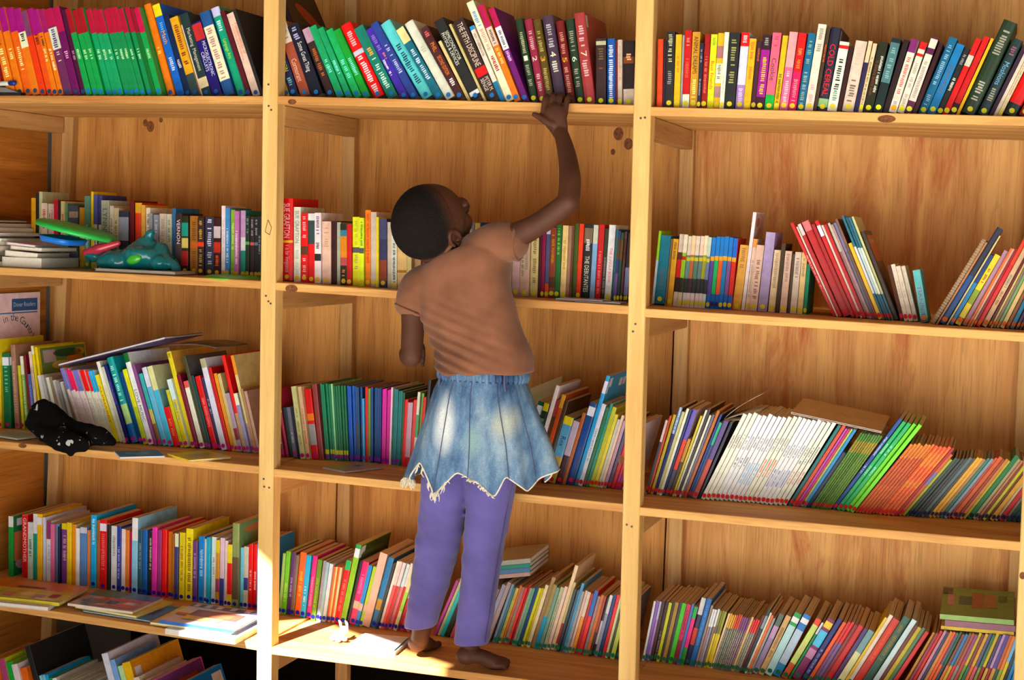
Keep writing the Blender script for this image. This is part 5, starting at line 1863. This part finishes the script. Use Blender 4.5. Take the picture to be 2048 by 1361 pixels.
# fourth shelf, left bay: three little heaps of picture books
z4 = lambda x: zsh(4, 'L', x) + .0012
a, b = V([-0.7702, -0.0418, 0.539]), V([-0.584, -0.0126, 0.5342])
lying_book('picture_book', a, b, .150, z4(b.x) + .006, .010, 'dcc', 'thin white picture book under the yellow one, fourth shelf left end', tilt=(0, D2R(1.4)))
a, b = V([-0.813, -0.0261, 0.5401]), V([-0.5688, 0.0136, 0.5338])
lying_book('picture_book', a, b, .185, z4(b.x) + .0165, .009, 'dc3', 'yellow-orange picture book lying flat with small bright drawings, fourth shelf left end', tilt=(0, D2R(1.4)), spine='front',
    art=[(0, 1, .0, 1, 'dc5'), (0, 1, .55, 1, 'd72'), (0, 1, .40, .55, 'db3'), (.1, .25, .15, .35, '9b6'), (.3, .42, .1, .32, 'd87'), (.48, .6, .18, .4, 'ec7'), (.64, .76, .1, .3, 'b89'), (.8, .9, .2, .38, 'b34'), (.3, .62, .62, .68, '743'), (.7, .95, .02, .12, 'ed8')])
a, b = V([-0.5071, 0.0271, 0.5322]), V([-0.3073, 0.0265, 0.5271])
lying_book('picture_book', a, b, .15, z4(a.x) , .005, '27a', 'blue and green booklet at the bottom of the middle heap, fourth shelf left bay', art=[(0, 1, 0, 1, '38b'), (.2, .5, .1, .4, '6b5'), (.6, .9, .3, .7, '248')], tilt=(0, D2R(1.4)))
a, b = V([-0.5342, 0.034, 0.5329]), V([-0.3473, 0.0252, 0.5281])
lying_book('picture_book', a, b, .17, z4(a.x) + .0055, .006, 'dc4', 'yellow picture book under the crowded-cover one, fourth shelf left bay', art=[(0, 1, 0, 1, 'dc4')], tilt=(0, D2R(1.4)))
a, b = V([-0.5504, 0.0244, 0.5333]), V([-0.3624, 0.033, 0.5285])
lying_book('picture_book', a, b, .165, z4(a.x) + .012, .0065, 'dcb', 'picture book with a crowded red, green and blue cover, top of middle heap', tilt=(0, D2R(1.4)), spine='front',
    art=[(0, 1, 0, 1, 'b98'), (.0, .5, .6, 1, '574'), (.5, 1, .65, 1, '68b'), (.3, .9, .45, .6, 'c43'), (.1, .4, .2, .45, '876'), (.55, .95, .1, .3, 'c53'), (.45, .6, .25, .42, '458'), (.7, .85, .3, .45, 'dcc'), (.15, .3, .05, .15, '698'), (.02, .14, .3, .5, 'b85'), (.36, .5, .08, .18, 'cb9')])
a, b = V([-0.2209, -0.046, 0.5249]), V([-0.0278, -0.0425, 0.5199])
lying_book('picture_book', a, b, .18, z4(a.x), .014, 'eee', 'white hardback at the bottom of the sunlit heap beside the post', tilt=(0, D2R(1.4)))
a, b = V([-0.2713, -0.0332, 0.5262]), V([-0.0506, -0.0204, 0.5205])
lying_book('picture_book', a, b, .18, z4(a.x) + .0145, .006, 'dc7', 'cream-edged thin book in the middle of the sunlit heap beside the post', tilt=(0, D2R(1.4)))
a, b = V([-0.2475, -0.03, 0.5255]), V([-0.0422, -0.0257, 0.5203])
lying_book('picture_book', a, b, .19, z4(a.x) + .021, .008, '36b', 'white and blue picture book with a brown framed picture, top of the sunlit heap', tilt=(0, D2R(1.4)), spine='front',
    art=[(0, 1, 0, 1, 'dcd'), (.0, 1, .8, .97, '557'), (.05, .12, .82, .95, 'dcc'), (.2, .28, .82, .95, 'ccd'), (.36, .44, .82, .95, 'dcc'), (.55, .63, .82, .95, 'ccd'), (.75, .83, .82, .95, 'dbb'), (.2, .85, .36, .68, '854'), (.3, .75, .40, .62, 'a64'), (.2, .7, .18, .36, 'eb6'), (.04, .2, .34, .44, 'c63')])
# fourth shelf, middle bay: sunlit magazines by the feet and a small plush toy
zM4 = zsh(4, 'M', .2) + .0008
a, b = V([0.231, 0.0386, 0.5135]), V([0.3592, 0.0494, 0.5135])
lying_book('magazine', a, b, .13, zM4, .010, 'dde', 'pale magazine lying in the sun behind the child\'s left foot, lower of two', cat='magazine', art=[(0, 1, 0, 1, 'def'), (.1, .5, .1, .3, '8ab')])
a, b = a + V((.008, .006, 0)), b + V((-.004, .006, 0))
lying_book('magazine', a, b, .12, zM4 + .0105, .004, '498', 'white magazine with a green edge lying in the sun, upper of two', cat='magazine', art=[(.02, 1, 0, 1, 'eee')])
toy = tag(empty('plush_toy', [0.1781, 0.1142, 0.5135]), 'small white plush toy with pink ears lying by the sunlit magazines', 'toy')
M['plush'] = plain('white_plush', lin(236, 226, 212), .95, .05, .1, 200, .4); M['plush_pink'] = plain('pink_plush', lin(222, 150, 158), .95, .05, .1, 200, .4)
tv2, tf2 = [], []
I3 = (V((1, 0, 0)), V((0, 1, 0)), V((0, 0, 1)))
for c_, r_ in (((0, 0, .015), (.017, .014, .014)), ((.014, .004, .030), (.012, .011, .011)), ((-.014, -.004, .007), (.008, .006, .006)), ((.006, -.013, .007), (.007, .009, .006)), ((.02, -.006, .010), (.008, .006, .006))): add_ell(tv2, tf2, c_, I3, r_, 14, 9)
o = fuse('toy_body', tv2, tf2, .002, M['plush'], toy, 2)
for c_ in ((.006, .003, .043), (.022, .006, .043)):
    v, f = [], []; add_tube(v, f, [V(c_) - V((0, 0, .008)), V(c_) + V((-.002, 0, .004)), V(c_) + V((-.006, 0, .010))], [.003, .004, .002], 8); pydata('toy_ear', v, f, M['plush_pink'], toy, True)

# third shelf
a, b = V([-0.8239, 0.0554, 0.9674]), V([-0.7092, 0.0236, 0.9665])
lying_book('magazine', a, b, .10, zsh(3, 'L', a.x) + .001, .006, 'aa9', 'grey newsprint magazine lying flat at left end of third shelf', cat='magazine', art=[(0, 1, 0, 1, 'bba'), (.1, .9, .3, .36, '777'), (.1, .9, .5, .56, '888'), (.1, .8, .65, .7, '777')])
a, b = V([-0.3313, -0.0872, 0.9637]), V([-0.248, -0.0147, 0.9631])
lying_book('booklet', a, b, .10, zsh(3, 'L', a.x) + .001, .004, 'dde', 'blue booklet with white edge lying flat beside the black sock', art=[(.01, .99, .01, .99, '269'), (.2, .7, .4, .7, '58b'), (.1, .3, .1, .25, '47a')], cat='booklet')
a, b = V([-0.1636, -0.0441, 0.9625]), V([-0.0998, 0.0524, 0.962])
lying_book('booklet', a, b, .12, zsh(3, 'L', a.x) + .001, .0055, 'ec3', 'yellow booklet lying flat on third shelf near the post', art=[(.0, 1, .0, 1, 'dc3'), (.2, .8, .55, .62, '995'), (.2, .7, .4, .46, 'a84'), (.15, .6, .2, .3, 'cb6'), (.55, .9, .7, .85, 'cb5')], cat='booklet')
a, b = V([0.221, 0.0332, 0.9555]), V([0.2759, 0.1477, 0.955])
lying_book('booklet', a, b, .085, zsh(3, 'M', a.x) + .001, .004, 'cbb', 'pale booklet with a yellow picture lying flat in front of green booklets', art=[(0, 1, 0, 1, 'b97'), (.1, .5, .3, .9, 'aa4'), (.6, .75, .5, .7, '443')], cat='booklet')
# a big thin book laid across the tops of the pink- and blue-topped booklets
A_, B_ = V([-0.6531, 0.12, 1.1489]), V([-0.333, 0.12, 1.2386])
ang = math.atan2(B_.z - A_.z, B_.x - A_.x)
lying_book('picture_book', A_, V((A_.x + (B_ - A_).length, A_.y, 0)), .20, A_.z + .010, .007, '547', 'large purple-edged book laid aslant over the booklets behind the sock', tilt=(0, -ang), art=[(0, 1, 0, 1, '658')])
A2, B2 = V([-0.3359, 0.13, 1.2339]), V([-0.1906, 0.13, 1.2368])
mv, mf = [], []
for i in range(13):
    t = i / 12; x = A2.x + (B2.x - A2.x) * t; z = A2.z + .012 * math.sin(t * 2.2) - .008 * t
    for y in (.13, .30): mv += [(x, y, z), (x, y, z - .0035)]
for i in range(12):
    k = i * 4; mf += [(k, k + 4, k + 6, k + 2), (k + 1, k + 3, k + 7, k + 5), (k, k + 1, k + 5, k + 4), (k + 2, k + 6, k + 7, k + 3)]
mf += [(0, 2, 3, 1), (48, 49, 51, 50)]
drp = tag(empty('magazine', (A2.x, .13, A2.z)), 'dark drooping magazine lying across tall books near the post', 'magazine')
o = pydata('leaves', [(x - A2.x, y - .13, z - A2.z) for x, y, z in mv], mf, plain('dark_cover', lin(92, 70, 54), .4, .5, .2, 20), drp, True)
# right bay: booklet on the white row, an open magazine behind
A_, B_ = V([1.2773, 0.14, 1.1652]), V([1.4807, 0.14, 1.1353])
ang = math.atan2(B_.z - A_.z, B_.x - A_.x)
lying_book('booklet', A_, V((A_.x + (B_ - A_).length, A_.y, 0)), .20, A_.z, .004, 'edc', 'white-edged brown booklet lying tilted on the row of white booklets', tilt=(D2R(4), -ang), art=[(0, 1, .01, 1, 'b96'), (.1, .9, .5, .52, 'a75')], cat='booklet', page=False)
op = tag(empty('magazine', [1.1137, 0.2, 1.1356]), 'open white magazine fanned out behind the first white booklets', 'magazine')
O_ = V(op.location)
def leaf(pa, pb, pc, dy, name='leaf', col=(196, 176, 150)):
    a, b, c_ = (V(p) - O_ for p in (pa, pb, pc)); vs_, fs = [], []
    for i in range(9):
        t = i / 8; p = a * (1 - t) ** 2 + b * 2 * t * (1 - t) + c_ * t * t
        for y in (0, dy): vs_ += [(p.x, p.y + y, p.z), (p.x, p.y + y, p.z - .0016)]
    for i in range(8):
        k = i * 4; fs += [(k, k + 4, k + 6, k + 2), (k + 1, k + 3, k + 7, k + 5), (k, k + 1, k + 5, k + 4), (k + 2, k + 6, k + 7, k + 3)]
    fs += [(0, 2, 3, 1), (32, 33, 35, 34)]
    return pydata(name, vs_, fs, plain('magazine_' + name, lin(*col), .4, .5, .15, 30), op, True)
leaf([1.1137, 0.2, 1.1356], [1.1361, 0.2, 1.1644], [1.2025, 0.2, 1.2018], .14, 'cover', (176, 150, 128))
leaf([1.115, 0.2, 1.1345], [1.1624, 0.2, 1.1555], [1.1974, 0.2, 1.1603], .14, 'leaf', (206, 190, 166))
leaf([1.115, 0.2, 1.1333], [1.1751, 0.2, 1.1352], [1.2443, 0.2, 1.1542], .14, 'leaf', (198, 178, 150))
# second shelf
a, b = V([0.7461, 0.012, 1.4078]), V([0.8567, 0.012, 1.4016])
lying_book('magazine', a, b, .075, zsh(2, 'M', b.x) + .0035, .0035, 'cbb', 'thin pale magazine lying flat at front of second shelf, middle bay', cat='magazine', art=[(0, 1, 0, 1, 'cba')], page=False)
a, b = V([0.7923, 0.01, 1.4009]), V([0.8983, 0.01, 1.3991])
lying_book('magazine', a, b, .075, zsh(2, 'M', a.x) + .0005, .0025, 'dcc', 'thin white magazine under another, front of second shelf middle bay', cat='magazine', page=False)
a, b = V([-0.4859, 0.03, 1.4175]), V([-0.2549, 0.03, 1.417])
lying_book('magazine', a, b, .12, zsh(2, 'L', a.x) + .001, .008, 'ba9', 'thin grey magazine lying flat under the teal bag', cat='magazine')
# heap of worn magazines and books at the left end
zz = zsh(2, 'L', -.9) + .001
HEAP = [(92, .012, 'cb9', 'bottom'), (62, .014, 'a98', 'second'), (66, .011, 'dcb', 'third'), (88, .015, 'cba', 'fourth'), (86, .010, 'dca', 'fifth'), (98, .009, 'ccb', 'sixth'), (80, .005, '543', 'seventh'), (90, .008, 'edd', 'eighth'), (74, .013, 'bba', 'ninth'), (60, .010, 'dba', 'topmost')]
for k, (px, th, c_, nm) in enumerate(HEAP):
    xr = -.94 + (px + 8) / 745.0
    lying_book('magazine', V((-.942, .022 + .006 * math.sin(k * 2.3), 0)), V((xr + .04, .022 + .006 * math.sin(k * 2.3), 0)), .21, zz, th, c_, 'worn pale magazine, %s from below in heap at left end of second shelf' % nm if nm not in ('bottom', 'topmost') else 'worn pale magazine, %s of heap at left end of second shelf' % nm, cat='magazine')
    zz += th + .0004
lying_book('picture_book', V((-.935, .05, 0)), V((-.83, .05, 0)), .18, zz + .014, .008, '321', 'dark brown book on top of the magazine heap, second shelf left end', tilt=(0, D2R(7)), art=[(0, .5, 0, 1, '422')])
zz2 = zsh(2, 'L', -.74) + .001
SPX = lambda px: -.94 + (px + 6) / 745.0
lying_book('hardback_book', V((-.765, .03, 0)), V((-.645, .03, 0)), .17, zz2, .026, 'cba', 'grey-white hardback with a small brown crest, bottom of heap under the frisbee', art=[(0, 1, 0, 1, 'ba9')])
lying_book('paperback_book', V((-.755, .028, 0)), V((-.66, .034, 0)), .16, zz2 + .029, .014, 'dcb', 'cream paperback lying slightly open in heap under the frisbee', tilt=(0, D2R(3)))
lying_book('paperback_book', V((-.740, .03, 0)), V((-.645, .03, 0)), .16, zz2 + .046, .010, 'ba8', 'tan paperback in heap under the frisbee', tilt=(0, D2R(2)))
lying_book('paperback_book', V((-.752, .03, 0)), V((-.665, .03, 0)), .15, zz2 + .057, .008, 'c9b', 'pink-edged paperback in heap under the frisbee', tilt=(0, D2R(4)))
# shallow blue plastic tray on that heap
tr = tag(empty('plastic_tray', [-0.5952, 0.05, 1.4914], (0, D2R(8), 0)), 'shallow bright blue plastic tray under the green frisbee', 'tray')
v, f = [], []
prof = [(.0, .0), (.040, .0), (.046, .012), (.049, .012), (.043, -.003), (.0, -.003)]
n_ = 40
for k in range(n_):
    a_ = 2 * math.pi * k / n_; ca, sa = math.cos(a_), math.sin(a_)
    sq = 1 / max(abs(ca) ** 4 + abs(sa) ** 4, 1e-6) ** .25
    for r_, z in prof: v.append((r_ * sq * ca, r_ * sq * sa * 1.2, z))
for k in range(n_):
    for j in range(5):
        a_ = k * 6 + j; b_ = ((k + 1) % n_) * 6 + j
        f.append((a_, b_, b_ + 1, a_ + 1))
pydata('tray_shell', v, f, plain('blue_plastic', lin(24, 112, 206), .3, .5), tr, True)
def frisbee(name, loc, rot, R_, label, col, th=.020, cat='frisbee'):
    t_ = tag(empty(name, loc, rot), label, cat)
    prof = [(0.001, .0), (R_ * .70, -.0005), (R_ * .86, -.003), (R_ * .96, -.008), (R_, -th * .65), (R_ * .99, -th), (R_ * .965, -th), (R_ * .95, -.011), (R_ * .84, -.006), (R_ * .6, -.0035), (0.001, -.003)]
    v, f = [], []; n_ = 56; m_ = len(prof)
    for k in range(n_):
        a_ = 2 * math.pi * k / n_
        for r_, z in prof: v.append((r_ * math.cos(a_), r_ * math.sin(a_), z))
    for k in range(n_):
        for j in range(m_ - 1):
            a_ = k * m_ + j; b_ = ((k + 1) % n_) * m_ + j
            f.append((a_, b_, b_ + 1, a_ + 1))
    mt = plain(name + '_plastic', lin(*col), .35, .5, .08, 30)
    pydata('disc', v, f, mt, t_, True)
    return t_
frisbee('frisbee', [-0.5762, 0.09, 1.5337], (D2R(-4), D2R(12), 0), .108, 'bright green plastic frisbee resting aslant on the heap of books', (40, 186, 78))
frisbee('frisbee', V([-0.1344, 0.02, 1.4211]) + V((.02, .055, .004)), (0, D2R(.5), 0), .078, 'lime green frisbee lying flat at the front of second shelf near the post', (120, 196, 40), .010)
# knotted teal plastic bag
bag = tag(empty('plastic_bag', [-0.4242, 0.1, 1.4149]), 'knotted glossy teal plastic bag lying on second shelf', 'bag')
BO = V(bag.location)
gv, gf = [], []
for c_, r_ in (([-0.4647, 0.1, 1.4469], (.062, .05, .030)), ([-0.3899, 0.11, 1.4588], (.066, .06, .040)), ([-0.3325, 0.1, 1.4444], (.038, .045, .026)), ([-0.523, 0.1, 1.4577], (.034, .04, .024)), ([-0.386, 0.11, 1.486], (.030, .03, .028))): add_ell(gv, gf, V(c_) - BO, I3, r_, 20, 12)
add_tube(gv, gf, [V([-0.3817, 0.11, 1.4887]) - BO, V([-0.3806, 0.11, 1.5068]) - BO, V([-0.3764, 0.11, 1.5198]) - BO], [.026, .012, .010], 12)
add_tube(gv, gf, [V([-0.3494, 0.11, 1.4822]) - BO, V([-0.2977, 0.09, 1.4459]) - BO, V([-0.2814, 0.08, 1.4289]) - BO], [.020, .016, .012], 12)
def crumple(p):
    return .0075 * mnoise.noise(p * 26 + V((3, 1, 7))) + .0035 * abs(mnoise.noise(p * 60)) - .002 - (.0 if p.z > .004 else .0)
M['teal'] = plain('teal_polythene', lin(8, 106, 112), .16, .6, .25, 12)
o = fuse('bag_skin', gv, gf, .003, M['teal'], bag, 3, crumple)
for v_ in o.data.vertices:
    if v_.co.z < -.0005 + (zsh(2, 'L', BO.x) - BO.z) + .010: v_.co.z = zsh(2, 'L', BO.x) - BO.z + .010
def patch(name, cen, r1, r2, mat, rot=0.0):
    c_ = V(cen) - BO; v, f = [], []
    add_ell(v, f, c_, (V((math.cos(rot), 0, math.sin(rot))), V((0, 1, 0)), V((-math.sin(rot), 0, math.cos(rot)))), (r1, .008, r2), 16, 10)
    return pydata(name, v, f, mat, bag, True)
patch('bag_print', [-0.3865, 0.052, 1.4543], .022, .012, plain('green_print', lin(60, 172, 40), .2, .6), .3)
rv, rf = [], []
add_tube(rv, rf, [V([-0.5427, 0.075, 1.4649]) - BO, V([-0.5042, 0.075, 1.4766]) - BO, V([-0.4546, 0.085, 1.4926]) - BO], [.010, .013, .007], 12)
o = pydata('bag_fold', rv, rf, plain('red_polythene', lin(188, 44, 66), .2, .6, .2, 30), bag, True)
# black sock with pale marks over the shelf edge
sock = tag(empty('sock', [-0.5497, 0.0249, 0.9653]), 'crumpled black sock with pale marks hanging over third shelf edge', 'sock')
SO = V(sock.location)
kv2, kf2 = [], []
add_tube(kv2, kf2, [V([-0.6775, 0.06, 1.024]) - SO, V([-0.6603, 0.07, 1.0454]) - SO, V([-0.605, 0.05, 1.0197]) - SO, V([-0.5386, 0.03, 0.9981]) - SO, V([-0.4653, 0.02, 0.9995]) - SO, V([-0.4161, 0.01, 0.989]) - SO], [.026, .032, .034, .034, .026, .012], 16, flat=((0, 1, 0), .8))
add_tube(kv2, kf2, [V([-0.6958, 0.06, 1.0121]) - SO, V([-0.6357, 0.04, 0.9924]) - SO, V([-0.5332, -0.022, 0.9841]) - SO, V([-0.4816, -0.022, 0.9803]) - SO], [.016, .024, .030, .020], 14, flat=((0, 1, 0), .8))
add_tube(kv2, kf2, [V([-0.5431, -0.012, 0.9976]) - SO, V([-0.5194, -0.027, 0.978]) - SO, V([-0.5118, -0.027, 0.9607]) - SO], [.026, .020, .012], 12, flat=((0, 1, 0), .6))
def black_sock():
    m, nt, b = new_mat('black_sock_knit', .95, .1)
    tc = N(nt, 'ShaderNodeTexCoord')
    n = N(nt, 'ShaderNodeTexNoise'); n.inputs['Scale'].default_value = 30; n.inputs['Detail'].default_value = 1.5; n.inputs['Distortion'].default_value = 1.6
    nt.links.new(tc.outputs['Object'], n.inputs['Vector'])
    r = ramp(nt, [(0.665, lin(10, 9, 9)), (0.685, lin(180, 176, 172))]); nt.links.new(n.outputs['Fac'], r.inputs[0])
    nt.links.new(r.outputs[0], b.inputs['Base Color'])
    return m
fuse('sock_knit', kv2, kf2, .003, black_sock(), sock, 3, lambda p: .004 * mnoise.noise(p * 34))
# white picture book standing face out at the far left
fc = tag(empty('picture_book', V([-1.0802, 0.34, 1.1792]), (D2R(-5), 0, D2R(14))), 'white picture book standing face out, title arched above, far left of third shelf', 'picture book')
fw, fh = .255, .365
fz = zsh(3, 'L', -.9) + .002
fc.location = (-.9395, .185, fz); fc.rotation_euler = (D2R(-.5), 0, D2R(88))
v, f = box_data(0, fw, 0, .006, 0, fh); me = bpy.data.meshes.new('cover'); me.from_pydata(v, [], f); me.update(); set_face_cols(me, [hexc('ecc')] * 6); mesh_obj('cover', me, M['gloss'], fc)
q = [([(fw * .50, -.0004, fh * .86), (fw * .95, -.0004, fh * .86), (fw * .95, -.0004, fh * .955), (fw * .50, -.0004, fh * .955)], hexc('258')),
     ([(fw * .02, -.0004, fh * .84), (fw * .95, -.0004, fh * .84), (fw * .95, -.0004, fh * .85), (fw * .02, -.0004, fh * .85)], hexc('37a')),
     ([(fw * .1 + .02 * math.cos(i * .4), -.0005, fh * .88 + .02 * math.sin(i * .4)) for i in range(16)], hexc('c32'))]
quads_obj('cover_picture', q, M['print'], fc)
tvv, tff = [], []
s_ = 'A Day in the Country'
for i, ch in enumerate(s_):
    if ch == ' ': continue
    v, f, w_, hh = text_verts(ch)
    an = D2R(150 - i * 126 / (len(s_) - 1)); cx, cz, rr = fw * .50, fh * .545, .088
    px_, pz_ = cx + rr * math.cos(an) * 1.05, cz + rr * math.sin(an); ro = an - math.pi / 2
    k = len(tvv)
    for x, y in v:
        x = (x - w_ / 2) * .030; y = y * .030
        tvv.append((px_ + x * math.cos(ro) - y * math.sin(ro), -.0005, pz_ + x * math.sin(ro) + y * math.cos(ro)))
    tff += [tuple(j + k for j in p) for p in f]
me = bpy.data.meshes.new('title'); me.from_pydata(tvv, [], tff); me.update(); set_face_cols(me, [hexc('444')] * len(tff)); tag(mesh_obj('title', me, M['print'], fc), kind='stuff')
v, f, w_, hh = text_verts('Dover Readers')
me = bpy.data.meshes.new('series_name'); me.from_pydata([(fw * .53 + x * fw * .38 / w_, -.0008, fh * .893 + y * .018) for x, y in v], [], f); me.update(); set_face_cols(me, [hexc('bce')] * len(f)); tag(mesh_obj('series_name', me, M['print'], fc), kind='stuff')
# top shelf, left end: grey case and a marker pen
gc = tag(empty('pencil_case', ([-0.7631, 0.012, 1.8686][0] - .03, .004, zsh(1, 'L', -.75) + .001)), 'flat grey case lying at left end of top shelf', 'case')
v, f = box_data(-.02, .098, 0, .05, 0, .007); pydata('case_base', v, f, plain('black_base', lin(24, 26, 34), .4, .4), gc)
hexa('case_lid', [(-.02, 0, .0072), (.092, 0, .0072), (.092, .05, .0072), (-.02, .05, .0072), (-.02, .004, .022), (.05, .004, .020), (.05, .046, .020), (-.02, .046, .022)], plain('grey_lid', lin(128, 124, 116), .5, .4), gc, .001)
pn = tag(empty('marker_pen', V(gc.location) + V((-.02, .018, .0285)), (0, D2R(-2), D2R(-6))), 'white marker pen with dark blue cap lying on the grey case', 'pen')
for nm, x0_, x1_, r_, c_ in (('barrel', 0, .074, .006, (214, 214, 206)), ('cap', .074, .096, .0068, (16, 40, 120))):
    v, f = [], []; add_tube(v, f, [(x0_ + r_, 0, 0), ((x0_ + x1_) / 2, 0, 0), (x1_ - r_ * .5, 0, 0)], [r_] * 3, 14); pydata(nm, v, f, plain('pen_' + nm, lin(*c_), .35, .5), pn, True)
# right bay, fourth shelf: three picture books laid on the upright booklets
A_, B_ = V([1.6294, 0.24, 0.6813]), V([1.7888, 0.24, 0.7087])
w_ = B_.x - A_.x
zb = A_.z
for k, (th, c_, dx, art, lab) in enumerate(((.008, 'db3', 0, [(0, 1, 0, 1, 'db4')], 'yellow-edged picture book, lowest of three lying on upright booklets'), (.014, '967', .008, [(0, 1, 0, 1, 'b64')], 'purple and orange picture book in the middle of three lying on booklets'),
        (.012, '9b6', -.004, [(0, 1, 0, 1, '793'), (.08, .18, .35, .75, 'c88'), (.24, .42, .4, .7, '254'), (.42, .58, .3, .85, 'a52'), (.6, .75, .35, .8, 'b63'), (.78, .9, .6, .8, '462'), (.0, .14, .75, .95, '533')], 'green picture book with farm scene, top of three lying on upright booklets'))):
    lying_book('picture_book', V((A_.x + dx, .235, 0)), V((B_.x + dx * .3, .235, 0)), .20, zb, th, c_, lab, art=art, tilt=(D2R(6), D2R(-1.2)), spine='front')
    zb += th + .0006

# books laid across the upright readers behind the child's knee, and boards behind the third-shelf row
A_, B_ = V([0.5398, 0.3, 0.6961]), V([0.6083, 0.3, 0.7237])
an = math.atan2(B_.z - A_.z, B_.x - A_.x)
zb = zsh(4, 'M', A_.x) + .182
for th, c_, lab in ((.010, 'b98', 'beige book, lowest of those laid on readers behind the right knee'), (.011, '47a', 'blue book, second of those laid on readers behind the right knee'), (.010, '187', 'teal book, third of those laid on readers behind the right knee'), (.012, 'aa9', 'grey book, topmost of those laid on readers behind the right knee')):
    lying_book('picture_book', V((A_.x - .05, .285, 0)), V((B_.x + .02, .285, 0)), .17, zb - .030, th, c_, lab, tilt=(D2R(2), -an * .5), art=[(0, 1, 0, 1, c_)], spine='front')
    zb += th + .0008
for (pa, pb, Y_, c_, lab) in (([0.5462, 0.4, 1.1232], [0.65, 0.4, 1.1612], .40, 'cb8', 'cream card folder leaning behind third-shelf books right of the skirt'), ([0.6455, 0.42, 1.1279], [0.7426, 0.42, 1.1705], .42, 'b73', 'orange-brown card folder leaning behind third-shelf books near the post')):
    pa, pb = V(pa), V(pb); zf = zsh(3, 'M', pa.x) + .001
    fo = tag(empty('folder', (pa.x, Y_, zf), (D2R(-6), 0, 0)), lab, 'folder')
    w_ = pb.x - pa.x; h0, h1 = pa.z - zf + .02, pb.z - zf + .03
    hexa('folder_board', [(0, 0, 0), (w_, 0, 0), (w_, .004, 0), (0, .004, 0), (0, 0, h0), (w_, 0, h1), (w_, .004, h1), (0, .004, h0)], plain('card_' + c_, tuple(hexc(c_)), .8, .2, .1, 20), fo, 0)
    hexa('folder_flap', [(.004, -.0045, 0), (w_ - .004, -.0045, 0), (w_ - .004, -.0012, 0), (.004, -.0012, 0), (.004, -.0045, h0 - .02), (w_ - .004, -.0045, h1 - .02), (w_ - .004, -.0012, h1 - .02), (.004, -.0012, h0 - .02)], plain('card_flap_' + c_, tuple(v * .9 for v in hexc(c_)), .8, .2, .1, 20), fo, 0)
